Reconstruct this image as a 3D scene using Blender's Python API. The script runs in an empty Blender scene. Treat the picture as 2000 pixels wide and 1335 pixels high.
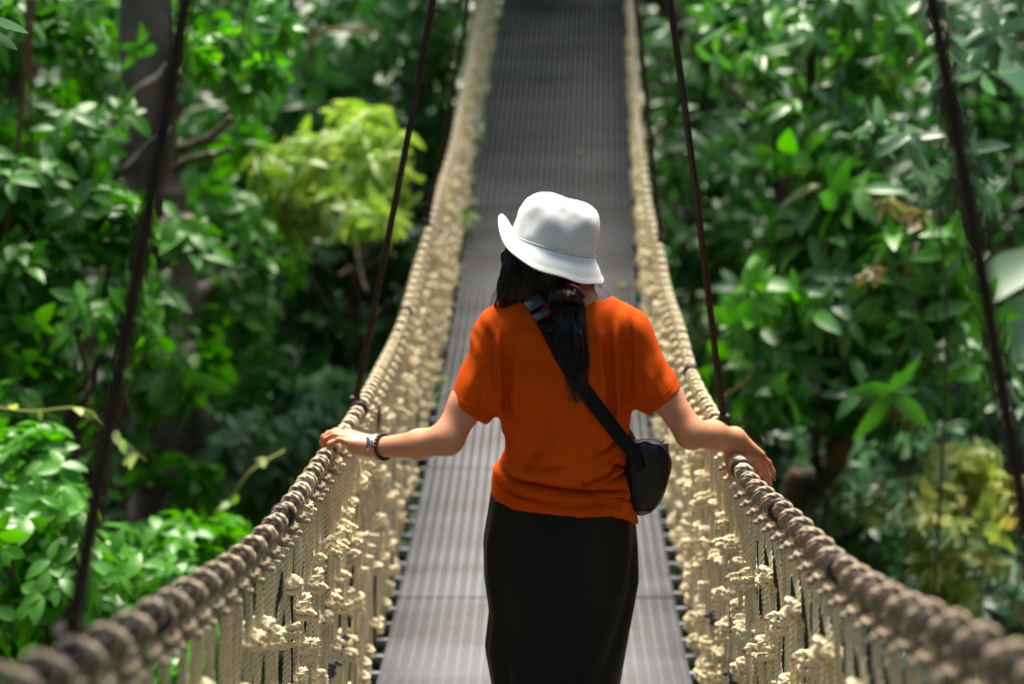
import bpy, math, random
import numpy as np
from mathutils import Vector, Matrix
from mathutils.bvhtree import BVHTree

random.seed(7); RNG = np.random.default_rng(11)
S = bpy.context.scene
C = S.collection
PI = math.pi

# ------------------------------------------------------------------ camera, world, sun, exposure
PITCH = math.radians(12.0); CZ = 1.95; FPX = 2778.0
cam = bpy.data.cameras.new('camera'); camo = bpy.data.objects.new('camera', cam); C.objects.link(camo)
cam.lens = 50; cam.sensor_width = 36; cam.clip_start = 0.05; cam.clip_end = 400
camo.location = (0, 0, CZ); camo.rotation_euler = (PI/2 - PITCH, 0, 0)
cam.dof.use_dof = True; cam.dof.focus_distance = 3.15; cam.dof.aperture_fstop = 1.8
S.camera = camo
SUN = Vector((-0.01, 0.38, 0.92)).normalized()
w = bpy.data.worlds.new('World'); S.world = w; w.use_nodes = True
nt = w.node_tree; bg = nt.nodes['Background']; bg.inputs[1].default_value = 0.125
sky = nt.nodes.new('ShaderNodeTexSky'); sky.sky_type = 'NISHITA'; sky.sun_disc = False
sky.sun_elevation = math.asin(SUN.z); sky.sun_rotation = math.atan2(SUN.x, SUN.y)
sky.air_density = 1.0; sky.dust_density = 2.5; sky.ozone_density = 1.0
nt.links.new(sky.outputs[0], bg.inputs[0])
sl = bpy.data.lights.new('sun', 'SUN'); sl.energy = 5.0; sl.angle = math.radians(32); sl.color = (1, .93, .80)
so = bpy.data.objects.new('sun', sl); C.objects.link(so); so.location = (0, 0, 30)
so.rotation_euler = SUN.to_track_quat('Z', 'Y').to_euler()
S.view_settings.view_transform = 'Standard'; S.view_settings.look = 'None'
S.view_settings.exposure = 1.3; S.view_settings.gamma = 1; S.view_settings.use_curve_mapping = False
S.render.engine = 'CYCLES'

# ------------------------------------------------------------------ placing: a pixel of the photo at a distance d along the bridge
cp, sp = math.cos(PITCH), math.sin(PITCH)
def atd(px, py, d):
    u = (px-1000)/FPX; v = (667.5-py)/FPX
    k = d/(cp+v*sp)
    return np.array((u*k, d, CZ+(-sp+v*cp)*k))
def ray(px, py):
    u = (px-1000)/FPX; v = (667.5-py)/FPX
    return Vector((u, cp+v*sp, -sp+v*cp)).normalized()

# ------------------------------------------------------------------ helpers
def tag(o, label=None, cat=None, group=None, kind=None):
    if label: o['label'] = label
    if cat: o['category'] = cat
    if group: o['group'] = group
    if kind: o['kind'] = kind
    return o
def empty(name, loc, label=None, cat=None, group=None):
    o = bpy.data.objects.new(name, None); C.objects.link(o); o.location = loc; o.empty_display_size = .1
    return tag(o, label, cat, group)
def base(o):
    v = Vector((0, 0, 0))
    while o is not None: v += o.location; o = o.parent
    return np.array(v)
def nmesh(name, V, F, mats, smooth=True, mi=None, tint=None):
    """V (n,3); F (m,4) quads"""
    V = np.ascontiguousarray(V, dtype=np.float32); F = np.asarray(F, dtype=np.int32)
    m = bpy.data.meshes.new(name); k = F.shape[1]
    m.vertices.add(len(V)); m.vertices.foreach_set('co', V.ravel())
    m.loops.add(F.size); m.loops.foreach_set('vertex_index', F.ravel())
    m.polygons.add(len(F)); m.polygons.foreach_set('loop_start', np.arange(0, F.size, k, dtype=np.int32))
    m.polygons.foreach_set('loop_total', np.full(len(F), k, dtype=np.int32))
    m.polygons.foreach_set('use_smooth', np.full(len(F), smooth, dtype=bool))
    for mm in (mats if isinstance(mats, (list, tuple)) else [mats]): m.materials.append(mm)
    if mi is not None: m.polygons.foreach_set('material_index', np.asarray(mi, dtype=np.int32))
    if tint is not None:
        a = m.attributes.new('tint', 'FLOAT', 'POINT'); a.data.foreach_set('value', np.asarray(tint, dtype=np.float32))
    m.update(calc_edges=True); m.validate()
    return m
def obj(name, V, F, mats, parent=None, smooth=True, mi=None, tint=None):
    V = np.asarray(V, dtype=float)
    if parent is not None: V = V - base(parent)
    o = bpy.data.objects.new(name, nmesh(name, V, F, mats, smooth, mi, tint)); C.objects.link(o)
    if parent is not None: o.parent = parent
    return o
def cat(parts):
    """concatenate [(V,F)] or [(V,F,mi)]"""
    vs, fs, ms, n = [], [], [], 0
    for p in parts:
        vs.append(p[0]); fs.append(np.asarray(p[1])+n); n += len(p[0])
        ms.append(np.full(len(p[1]), p[2] if len(p) > 2 else 0))
    return np.concatenate(vs), np.concatenate(fs), np.concatenate(ms)
def box(c, h, R=None):
    s = np.array([[-1,-1,-1],[1,-1,-1],[1,1,-1],[-1,1,-1],[-1,-1,1],[1,-1,1],[1,1,1],[-1,1,1]], float)*np.array(h)
    if R is not None: s = s@np.asarray(R).T
    return s+np.array(c), np.array([[0,3,2,1],[4,5,6,7],[0,1,5,4],[1,2,6,5],[2,3,7,6],[3,0,4,7]])
def resample(P, step):
    P = np.asarray(P, float); L = np.r_[0, np.cumsum(np.linalg.norm(np.diff(P, axis=0), axis=1))]
    n = max(2, int(L[-1]/step)+1); t = np.linspace(0, L[-1], n)
    return np.stack([np.interp(t, L, P[:, i]) for i in range(3)], 1), t
def catmull(P, n=8):
    P = np.asarray(P, float); Q = np.vstack([2*P[0]-P[1], P, 2*P[-1]-P[-2]]); out = []
    for i in range(1, len(Q)-2):
        for t in np.linspace(0, 1, n, endpoint=False):
            a, b, c, d = Q[i-1:i+3]
            out.append(.5*((2*b)+(-a+c)*t+(2*a-5*b+4*c-d)*t*t+(-a+3*b-3*c+d)*t**3))
    out.append(P[-1]); return np.array(out)
def frames(P):
    T = np.gradient(P, axis=0); T /= np.linalg.norm(T, axis=1)[:, None]+1e-12
    n = np.cross(T[0], (0, 0, 1.0))
    if np.linalg.norm(n) < .1: n = np.cross(T[0], (0, 1.0, 0))
    n /= np.linalg.norm(n); N = np.empty_like(P); N[0] = n
    for i in range(1, len(P)):
        n = n-T[i]*np.dot(n, T[i]); n /= np.linalg.norm(n)+1e-12; N[i] = n
    return T, N, np.cross(T, N)
def tube(P, r, sides=8, prof=None, twist=None, t=None, flat=1.0, caps=True):
    P = np.asarray(P, float); n = len(P); T, N, B = frames(P)
    r = np.broadcast_to(np.asarray(r, float), (n,))
    a = np.arange(sides)*2*PI/sides; pr = np.ones(sides) if prof is None else np.asarray(prof)
    ph = np.zeros(n) if twist is None else 2*PI*t/twist
    A = a[None]+ph[:, None]
    V = P[:, None]+(r[:, None]*pr[None])[..., None]*(np.cos(A)[..., None]*N[:, None]+flat*np.sin(A)[..., None]*B[:, None])
    V = V.reshape(-1, 3)
    i, j = np.meshgrid(np.arange(n-1), np.arange(sides), indexing='ij'); j2 = (j+1) % sides
    F = np.stack([i*sides+j, i*sides+j2, (i+1)*sides+j2, (i+1)*sides+j], -1).reshape(-1, 4)
    if caps:
        c0 = len(V); V = np.vstack([V, P[0]-T[0]*r[0]*.5, P[-1]+T[-1]*r[-1]*.5]); k = np.arange(sides); k2 = (k+1) % sides
        F = np.vstack([F, np.stack([k2, k, np.full(sides, c0), np.full(sides, c0)], 1)[:, [0, 1, 2, 2]] if False else np.stack([k2, k, np.full(sides, c0), k2], 1)[:0].reshape(-1, 4).astype(int)])
        # caps as quads joining two neighbouring spokes (sides is even)
        e = np.arange(0, sides, 2)
        F = np.vstack([F, np.stack([(e+2) % sides, (e+1) % sides, e, np.full(len(e), c0)], 1),
                       np.stack([e, (e+1) % sides, (e+2) % sides, np.full(len(e), c0+1)], 1)+np.array([(n-1)*sides]*3+[0])])
    return V, F
TREF = [.50, .90, 1.0, .90]*3
def rope(P, R=.0062, step=.0040, pitch=.040, hi=True):
    if not hi:
        Q, t = resample(P, .02); return tube(Q, R*.93, 6)
    Q, t = resample(P, step)
    return tube(Q, R, 12, TREF, pitch, t)
def uvs(c, r, nu=16, nv=10, R=None):
    th = np.linspace(0, PI, nv+1)[1:-1]; ph = np.arange(nu)*2*PI/nu
    V = [[0, 0, 1]]+[[math.sin(a)*math.cos(b), math.sin(a)*math.sin(b), math.cos(a)] for a in th for b in ph]+[[0, 0, -1]]
    V = np.array(V)*np.array(r)
    if R is not None: V = V@np.asarray(R).T
    F = []; n = len(th)
    for k in range(0, nu, 2):
        a, b, c2 = k, (k+1) % nu, (k+2) % nu
        F.append([0, 1+a, 1+b, 1+c2]); o = 1+(n-1)*nu; F.append([len(V)-1, o+c2, o+b, o+a])
    for i in range(n-1):
        for k in range(nu):
            k2 = (k+1) % nu; F.append([1+i*nu+k, 1+(i+1)*nu+k, 1+(i+1)*nu+k2, 1+i*nu+k2])
    return V+np.array(c), np.array(F)
def loft(rings, cap=True):
    """rings: (n,m,3) closed"""
    R = np.asarray(rings, float); n, m, _ = R.shape; V = R.reshape(-1, 3)
    i, j = np.meshgrid(np.arange(n-1), np.arange(m), indexing='ij'); j2 = (j+1) % m
    F = np.stack([i*m+j, i*m+j2, (i+1)*m+j2, (i+1)*m+j], -1).reshape(-1, 4)
    if cap:
        c = len(V); V = np.vstack([V, R[0].mean(0), R[-1].mean(0)]); e = np.arange(0, m, 2)
        F = np.vstack([F, np.stack([(e+2) % m, (e+1) % m, e, np.full(len(e), c)], 1),
                       np.stack([e+(n-1)*m, (e+1) % m+(n-1)*m, (e+2) % m+(n-1)*m, np.full(len(e), c+1)], 1)])
    return V, F

# ------------------------------------------------------------------ materials
def mat(name, col, rough=.6, spec=.5, metal=0, noise=None, bump=None, sss=0, sheen=0, col2=None, nscale=8, ncontrast=(.35, .65), coords='Object', stretch=None):
    m = bpy.data.materials.new(name); m.use_nodes = True; n = m.node_tree; b = n.nodes['Principled BSDF']
    b.inputs['Base Color'].default_value = (*col, 1); b.inputs['Roughness'].default_value = rough
    b.inputs['Specular IOR Level'].default_value = spec; b.inputs['Metallic'].default_value = metal
    if sss:
        b.inputs['Subsurface Weight'].default_value = sss; b.inputs['Subsurface Radius'].default_value = (.012, .005, .003) if name == 'skin' else (.010, .008, .005); b.inputs['Subsurface Scale'].default_value = 1
    if sheen: b.inputs['Sheen Weight'].default_value = sheen; b.inputs['Sheen Roughness'].default_value = .5
    tc = n.nodes.new('ShaderNodeTexCoord'); mp = n.nodes.new('ShaderNodeMapping'); n.links.new(tc.outputs[coords], mp.inputs[0])
    if stretch: mp.inputs['Scale'].default_value = stretch
    if col2 is not None:
        t = n.nodes.new('ShaderNodeTexNoise'); t.inputs['Scale'].default_value = nscale; t.inputs['Detail'].default_value = 5
        r = n.nodes.new('ShaderNodeValToRGB'); r.color_ramp.elements[0].position, r.color_ramp.elements[1].position = ncontrast
        r.color_ramp.elements[0].color = (*col, 1); r.color_ramp.elements[1].color = (*col2, 1)
        n.links.new(mp.outputs[0], t.inputs[0]); n.links.new(t.outputs[0], r.inputs[0]); n.links.new(r.outputs[0], b.inputs['Base Color'])
    if bump:
        sc, st, di = bump
        t = n.nodes.new('ShaderNodeTexNoise'); t.inputs['Scale'].default_value = sc; t.inputs['Detail'].default_value = 3
        bp = n.nodes.new('ShaderNodeBump'); bp.inputs['Strength'].default_value = st; bp.inputs['Distance'].default_value = di
        n.links.new(mp.outputs[0], t.inputs[0]); n.links.new(t.outputs[0], bp.inputs['Height']); n.links.new(bp.outputs[0], b.inputs['Normal'])
    return m
M = {}
M['rope'] = mat('rope', (.93, .81, .53), .75, .3, col2=(.82, .70, .43), nscale=30, bump=(500, .5, .001))
M['rope_worn_shaded'] = mat('rope_weathered_shaded', (.43, .335, .235), .75, .35, col2=(.26, .195, .14), nscale=14, bump=(500, .5, .001))  # weathered hitches; shade of the near rails is darkened into the colour too
M['rope_grey'] = mat('rope_grey', (.12, .12, .13), .75, .35, bump=(500, .5, .001))
M['groove'] = mat('rope_groove_shade', (.58, .48, .32), .9, .1)  # shade in the twist grooves, put into the rope colour
M['red'] = mat('red_yarn', (.62, .05, .05), .7, .3)
M['pipe'] = mat('rail_pipe', (.075, .055, .058), .38, .5, .3, col2=(.03, .022, .024), nscale=20)
M['blackrod'] = mat('black_rod', (.018, .016, .016), .4, .5, .2)
M['rust'] = mat('hanger_steel', (.045, .022, .014), .5, .5, .2, col2=(.018, .012, .010), nscale=30, bump=(60, .3, .002))
M['tape'] = mat('black_tape', (.012, .013, .016), .35, .5, bump=(200, .4, .001))
M['tie'] = mat('cable_tie', (.7, .66, .52), .35, .5)
M['skin'] = mat('skin', (.66, .30, .165), .5, .45, sss=.15, col2=(.57, .235, .12), nscale=14, bump=(260, .12, .0008))
M['hat'] = mat('hat_cotton', (.86, .87, .86), .9, .2, col2=(.80, .81, .80), nscale=12, bump=(420, .25, .0008))
M['shirt'] = mat('orange_jersey', (.64, .084, .002), .85, .10, sheen=.0, col2=(.55, .066, .0015), nscale=9, bump=(700, .35, .0006))
M['skirt'] = mat('black_satin_cotton', (.0026, .0028, .0046), .46, .24, bump=(500, .2, .0005))
M['strapm'] = mat('black_webbing', (.005, .005, .0055), .7, .25, bump=(900, .5, .0006))
M['plastic'] = mat('black_plastic', (.06, .062, .068), .33, .6)
M['nylon'] = mat('black_nylon', (.005, .005, .006), .5, .4, bump=(300, .4, .001))
M['hair'] = mat('black_hair', (.012, .009, .009), .5, .3)
M['hairs'] = mat('black_hair_strand', (.012, .009, .010), .3, .7)
M['hair2'] = mat('black_hair_sheen', (.06, .052, .056), .36, .6)  # ponytail sheen put into the colour of some lighter strands
M['band'] = mat('dark_red_band', (.14, .015, .02), .7, .3)
M['steel'] = mat('watch_steel', (.62, .63, .64), .22, .5, .9)
M['dial'] = mat('watch_dial', (.06, .10, .13), .12, .6)
M['bead'] = mat('bracelet_bead', (.03, .03, .035), .25, .6, .4)
M['frame'] = mat('glasses_frame', (.03, .015, .01), .3, .5)
M['lens'] = mat('glasses_lens', (.10, .14, .08), .08, .8)
M['eye'] = mat('eye_white', (.8, .78, .75), .2, .5)
M['lip'] = mat('lip', (.42, .12, .10), .4, .4)
M['shoe'] = mat('shoe_canvas', (.5, .5, .48), .8, .2)
M['bark'] = mat('bark', (.16, .12, .09), .85, .2, col2=(.05, .045, .03), nscale=6, bump=(12, .8, .03))
M['palebark'] = mat('pale_bark', (.19, .15, .12), .85, .2, col2=(.04, .04, .025), nscale=5, bump=(9, .8, .03), stretch=(1, 1, .5))
M['vine'] = mat('vine_stem', (.22, .24, .05), .6, .3)
M['woodvine'] = mat('woody_vine', (.20, .12, .06), .8, .2, col2=(.09, .055, .03))
M['earth'] = mat('leaf_litter_earth', (.035, .030, .016), .95, .1, col2=(.012, .022, .008), nscale=2.2, bump=(4, 1, .1))
M['grate'] = mat('grating_steel', (.122, .124, .133), .5, .4, .1, col2=(.082, .080, .080), nscale=2.4, stretch=(.35, 2.2, 1), ncontrast=(.4, .62))
M['beam'] = mat('cross_bar_steel', (.30, .30, .33), .5, .4, .2)
# rust streaks across the grating
def leafmat(name, c1, c2, c3=None, rough=.38, trans=.32, spec=.5):
    m = bpy.data.materials.new(name); m.use_nodes = True; n = m.node_tree; b = n.nodes['Principled BSDF']; out = n.nodes['Material Output']
    at = n.nodes.new('ShaderNodeAttribute'); at.attribute_name = 'tint'
    r = n.nodes.new('ShaderNodeValToRGB'); r.color_ramp.elements[0].color = (*c1, 1); r.color_ramp.elements[1].color = (*c2, 1)
    r.color_ramp.elements[1].position = .85 if c3 else 1
    if c3: e = r.color_ramp.elements.new(.97); e.color = (*c3, 1)
    n.links.new(at.outputs['Fac'], r.inputs[0]); n.links.new(r.outputs[0], b.inputs['Base Color'])
    b.inputs['Roughness'].default_value = rough; b.inputs['Specular IOR Level'].default_value = spec
    tr = n.nodes.new('ShaderNodeBsdfTranslucent'); hs = n.nodes.new('ShaderNodeHueSaturation'); hs.inputs['Saturation'].default_value = 1.15; hs.inputs['Value'].default_value = 1.5
    n.links.new(r.outputs[0], hs.inputs['Color']); n.links.new(hs.outputs[0], tr.inputs[0])
    mx = n.nodes.new('ShaderNodeMixShader'); mx.inputs[0].default_value = trans
    n.links.new(b.outputs[0], mx.inputs[1]); n.links.new(tr.outputs[0], mx.inputs[2]); n.links.new(mx.outputs[0], out.inputs[0])
    return m

# ------------------------------------------------------------------ bridge curves, fitted to the photo
RL = [(930,0),(917,100),(895,200),(870,300),(846,400),(819,480),(805,520),(787,580),(766,640),(739,700),(710,780),(632,880),(575,950),(514,1010),(437,1070),(328,1132),(255,1177),(170,1226),(101,1267),(45,1301)]
RR = [1235,1245,1252,1260,1277,1283,1300,1318,1337,1356,1388,1444,1505,1569,1642,1730,1812,1887,1962,2000]
dd, zz, xx = [], [], []
for (a, row), b in zip(RL, RR):
    s = FPX*1.03/(b-a); Y = (row-667.5)*s/FPX
    dd.append(s*cp-Y*sp); zz.append(CZ-(Y*cp+s*sp)-.015); xx.append(((a+b)/2-1000)*s/FPX)
PZ = np.polyfit(dd, zz, 4); PX = np.polyfit(dd, xx, 3)
D0, D1 = 1.35, 9.7
def lin(P, d):
    d = np.asarray(d, float); e = np.clip(d, D0, D1); dP = np.polyder(P)
    return np.polyval(P, e)+np.polyval(dP, e)*(d-e)
def ZR(d): return lin(PZ, d)
def CX(d): return lin(PX, d)
H = .95
def ZD(d): return ZR(d)-H
YP = 3.30                       # where the woman stands
# ------------------------------------------------------------------ ground
def ghash(x, y):
    return (np.sin(x*.9+1.3)*np.cos(y*.7+.4)*.5+np.sin(x*2.1+y*1.7)*.22+np.sin(x*4.3-y*3.9+2)*.10)
def GZ(x, y):
    x = np.asarray(x, float); y = np.asarray(y, float); ax = np.abs(x-.2)
    side = np.clip(ax-2.0, 0, None)*.75+np.clip(ax-6, 0, None)*.6
    back = np.clip(y-12.5, 0, None)*1.0+np.clip(-4.5-y, 0, None)*1.6  # second term: unseen rise behind the camera, added to block low sky
    return np.minimum(-4.6+side+back+ghash(x, y), 11)
gx = np.linspace(-45, 45, 181); gy = np.linspace(-30, 60, 181); X, Y = np.meshgrid(gx, gy)
V = np.stack([X.ravel(), Y.ravel(), GZ(X, Y).ravel()], 1); i, j = np.meshgrid(np.arange(180), np.arange(180), indexing='ij')
F = np.stack([i*181+j, i*181+j+1, (i+1)*181+j+1, (i+1)*181+j], -1).reshape(-1, 4)
tag(obj('ground', V, F, M['earth']), kind='structure')
# ------------------------------------------------------------------ the suspension bridge (one thing, many parts)
bridge = empty('suspension_bridge', (CX(YP), YP, ZD(YP)), 'narrow sagging suspension footbridge with grey grating deck and knotted cream rope sides', 'bridge')
def deck_piece(y0, y1, nb=26):
    ps = []; dz = random.uniform(-.003, .003); tl = random.uniform(-.004, .004)
    ys = np.linspace(y0, y1, 5)
    for k in range(nb):
        x = -.5+(k+.5)/nb
        for a, b in zip(ys[:-1], ys[1:]):
            A = np.array((CX(a)+x, a, ZD(a)+dz+tl*x)); B = np.array((CX(b)+x, b, ZD(b)+dz+tl*x)); t = (B-A)/np.linalg.norm(B-A); n = np.array((1., 0, 0)); u = np.cross(n, t)
            h = .0050
            q = np.array([A-n*h, A+n*h, B+n*h, B-n*h]); ps.append((np.vstack([q, q-u*.022]), np.array([[0, 1, 2, 3], [7, 6, 5, 4], [0, 3, 7, 4], [1, 5, 6, 2]])))
    y = y0+.004
    while y < y1-.002:
        c = (CX(y), y, ZD(y)+dz-.0065); ps.append(box(c, (.5, .0042, .0035))); y += .0105
    V, F, _ = cat(ps); return V, F
y = .2; edges = []
while y < 13.5: edges.append((y, y+.575)); y += .58
for a, b in edges: V, F = deck_piece(a, b); obj('deck_panel', V, F, M['grate'], bridge, smooth=False)
bars = []
y = .3
while y < 13.6:
    bars.append((y, box((CX(y), y, ZD(y)-.034), (.548, .009, .0105)))); y += .125
near = [b for b in bars if 2.9 < b[0]][:88]; rest = [b for b in bars if b[0] <= 2.9 or b[0] > near[-1][0]]
for yb, (V, F) in near: obj('cross_bar', V, F, M['beam'], bridge, smooth=False)
V, F, _ = cat([b[1] for b in rest]); tag(obj('cross_bar', V, F, M['beam'], bridge, smooth=False), 'grey cross bars under the far and nearest deck', kind='stuff')
# hand rails
rail_d = np.linspace(.3, 13.8, 120)
WOB = lambda d, s: .008*np.sin(d*2.1+s*2)+.005*np.sin(d*5.3+s)
def RP(d, s, off=0): return np.stack([CX(d)+s*.5+WOB(d, s)*.6, d, ZR(d)+WOB(d+1, s)], -1)
for s in (-1, 1):
    V, F = tube(RP(rail_d, s), .0095, 12); hr = obj('handrail', V, F, M['pipe'], bridge)
    P = np.stack([CX(rail_d)+s*.548, rail_d, ZD(rail_d)-.015], -1); V, F = tube(P, .006, 8); obj('base_cable', V, F, M['blackrod'], bridge)
    for d in ((1.75, 2.72, 3.9, 5.2) if s < 0 else (2.15, 2.75, 3.28, 4.4)):
        p = RP(np.array([d]), s)[0]; a = np.linspace(0, 2*PI, 25); t = RP(np.array([d+.05]), s)[0]-p; t /= np.linalg.norm(t); n = np.cross(t, (0, 0, 1)); n /= np.linalg.norm(n); b = np.cross(n, t)
        Q = p+.0205*(np.cos(a)[:, None]*n+np.sin(a)[:, None]*b); V, F = tube(Q, .0065, 8, caps=False); obj('clamp_ring', V, F, M['pipe'], hr)
# fence rods
for s in (-1, 1):
    d = 1.3 if s < 0 else 1.45
    while d < 9:
        a = RP(np.array([d]), s)[0]; b = np.array((CX(d)+s*.535, d, ZD(d)-.05)); a = a+np.array((s*.006, 0, -.02))
        V, F = tube(np.array([a, (a+b)/2+np.array((s*.004, 0, 0)), b]), .0052, 8); obj('fence_rod', V, F, M['blackrod'], bridge); d += .52
# net rope templates: x along the rail, y outward, z up, origin on the rail axis
PU = .100
def knot_path(c, big=1.0, rng=random):
    a0 = rng.uniform(0, 6.28); turns = rng.choice([1.6, 1.8, 2.4]); sgn = rng.choice([-1, 1]); n = 40
    tx, ty = rng.uniform(-.25, .25), rng.uniform(-.45, .45)
    t = np.linspace(0, 1, n); a = a0+sgn*turns*2*PI*t
    ry = .0175*big; rx = .0130*big
    P = np.stack([rx*np.cos(a), ry*np.sin(a), (t-.5)*.030*big*turns/2+tx*rx*np.cos(a)+ty*ry*np.sin(a)], 1)
    e = P[-1]; o = np.array((e[0]*.4, -abs(e[1])-.002, 0)); o /= np.linalg.norm(o)+1e-9; ln = rng.uniform(.008, .018)
    tail = np.array([e+o*ln*.5+np.array((0, 0, -.003)), e+o*ln+np.array((0, 0, -.010))])
    return c+np.vstack([P, tail])
def net_unit(seed, hi=True, tape=False, tie=True):
    rg = random.Random(seed); ps = []
    r = .0064; rc = .0095+r
    # hitch: two turns over the rail
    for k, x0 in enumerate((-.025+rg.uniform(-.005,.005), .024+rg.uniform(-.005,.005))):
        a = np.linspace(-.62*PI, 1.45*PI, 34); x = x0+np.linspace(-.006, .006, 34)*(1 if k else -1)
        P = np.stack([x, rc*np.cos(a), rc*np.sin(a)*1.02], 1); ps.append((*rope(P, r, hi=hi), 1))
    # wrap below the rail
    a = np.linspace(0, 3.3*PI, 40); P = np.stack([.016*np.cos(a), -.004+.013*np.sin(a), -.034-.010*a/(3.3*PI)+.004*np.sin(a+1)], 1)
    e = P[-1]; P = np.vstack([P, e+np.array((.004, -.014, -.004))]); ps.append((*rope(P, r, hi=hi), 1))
    lv = []; z = -.15-rg.uniform(0, .10); odd = rg.random() < .3
    while z > -.93: lv.append((z, odd)); odd = (not odd) and rg.random() < .45; z -= rg.uniform(.125, .21)
    for s in (-1, 1):
        pts = [(s*.010, -.002, -.022), (s*.009, 0, -.06), (s*.010, 0, -.10)]
        for z, od in lv:
            x = s*(.0075 if not od else PU/2-.007)
            pts += [(x, rg.uniform(-.003, .003), z+.018), (x, rg.uniform(-.003, .003), z-.018)]
        pts.append((s*.015, 0, -.955)); Q = catmull(pts, 5); Q[:, 1] += .003*np.sin(Q[:, 2]*23+seed+s)
        ps.append((*rope(Q, r*1.04, hi=hi), 0))
    if rg.random() < .45: # a third straight strand
        x = rg.choice((-.021, .021)); Q = catmull([(x, .008, -.03), (x+.004, .012, -.3), (x-.003, .010, -.6), (x, .008, -.95)], 8); ps.append((*rope(Q, r, hi=hi), 0))
    for z, od in lv:
        if od and rg.random() < .3: continue
        c = np.array((PU/2 if od else 0, rg.uniform(-.006, .004), z+rg.uniform(-.01, .01))); big = rg.uniform(1.05, 1.5)
        g = 3 if (seed == 107 and z < -.5 and z > -.7) else 0
        P = knot_path(c, big, rg); V, F = rope(P, r*1.08, hi=hi); ps.append((V, F, g if g else 7))
        if rg.random() < .30: # loose second loop standing proud towards the walkway
            P2 = knot_path(c+np.array((rg.uniform(-.012, .012), -.012, rg.uniform(-.016, .016))), big*.8, rg); ps.append((*rope(P2, r, hi=hi), 7)); P = P2
        if hi and rg.random() < .7:
            e = P[-1]; ps.append((*uvs(e+np.array((0, -.002, -.001)), (.0036, .0036, .0034), 8, 6), 2))
            if rg.random() < .5: e = P[20]; o = (e-c); o /= np.linalg.norm(o)+1e-9; ps.append((*uvs(e+o*.0035, (.0028, .0028, .0034), 8, 6), 2))
    if tie:
        a = np.linspace(0, 2*PI, 17); P = np.stack([.0175*np.cos(a), .0085*np.sin(a), np.full(17, -.066)], 1); ps.append((*tube(P, .0026, 6, caps=False), 4))
        ps.append((*box((.006, -.013, -.066), (.004, .006, .003)), 4))
    if tape:
        z0 = -.085-rg.uniform(0, .05)
        for s in (-1, 1):
            a = np.array([(s*.0105, 0, z0), (s*.0105, 0, z0-.055)]); ps.append((*tube(resample(a, .01)[0], .0082, 8), 5))
    V, F, mi = cat(ps); mi = np.where(mi == 7, 0, mi)
    if hi:
        o = 0
        for p in ps:
            n_ = len(p[1]); k = p[2]
            if k in (0, 1) and (n_-12) % 12 == 0: j = np.arange(n_-12) % 12; mi[o:o+n_-12][j % 4 == 3] = 6
            o += n_
    return V, F, mi
RM = [M['rope'], M['rope_worn_shaded'], M['red'], M['rope_grey'], M['tie'], M['tape'], M['groove']]
TPL = []
for k in range(10):
    V, F, mi = net_unit(100+k, True, tie=(k % 3 == 0)); TPL.append(nmesh('net_rope', V, F, RM, mi=mi))
TPT = []
for k in range(3):
    V, F, mi = net_unit(200+k, True, tape=True, tie=True); TPT.append(nmesh('net_rope', V, F, RM, mi=mi))
LO = [net_unit(300+k, False) for k in range(6)]
def arc_positions(d0, d1):
    d = np.linspace(d0, d1, 2000); z = ZR(d); L = np.r_[0, np.cumsum(np.hypot(np.diff(d), np.diff(z)))]
    return np.interp(np.arange(0, L[-1], PU), L, d)
pos = arc_positions(.75, 12.6); far = []
for s in (-1, 1):
    ind = [d for d in pos if 1.05 < d][:50]
    for n_, d in enumerate(pos):
        p = RP(np.array([d]), s)[0]; q = RP(np.array([d+.05]), s)[0]-p
        az = math.atan2(q[0], q[1]); jit = random.uniform(-.03, .03)
        # local x -> along the rail, local y -> outward
        R = Matrix.Rotation(-az+jit, 3, 'Z') @ (Matrix.Rotation(-PI/2, 3, 'Z') if s > 0 else Matrix.Rotation(PI/2, 3, 'Z'))
        lean = math.atan2(.045, .95)+random.uniform(-.012, .012)
        R = R @ Matrix.Rotation(lean, 3, 'X')
        if d in ind:
            tp = TPT[n_ % 3] if (s > 0 and (1.75 < d < 3.0) and n_ % 5 != 0) or (s < 0 and n_ % 17 == 3) else TPL[random.randrange(10)]
            o = bpy.data.objects.new('net_rope', tp); C.objects.link(o); o.parent = bridge
            o.location = Vector(p)-bridge.location; o.rotation_euler = R.to_euler()
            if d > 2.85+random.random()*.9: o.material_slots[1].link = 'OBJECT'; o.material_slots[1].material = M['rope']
        else:
            if d < 7.0:
                me = TPL[random.randrange(10)]; nv = len(me.vertices); V = np.empty(nv*3, np.float32); me.vertices.foreach_get('co', V); V = V.reshape(-1, 3)
                Fq = np.empty(len(me.loops), np.int32); me.loops.foreach_get('vertex_index', Fq); Fq = Fq.reshape(-1, 4)
                mi = np.empty(len(me.polygons), np.int32); me.polygons.foreach_get('material_index', mi)
            else: V, Fq, mi = LO[random.randrange(6)]
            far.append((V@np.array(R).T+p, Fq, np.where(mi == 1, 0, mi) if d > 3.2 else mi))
n = 0; Vs, Fs, Ms = [], [], []
for V, Fq, mi in far: Vs.append(V); Fs.append(Fq+n); Ms.append(mi); n += len(V)
tag(obj('net_rope', np.concatenate(Vs), np.concatenate(Fs), RM, bridge, mi=np.concatenate(Ms)), 'sunlit knotted ropes of the far railing', kind='stuff')
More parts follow.
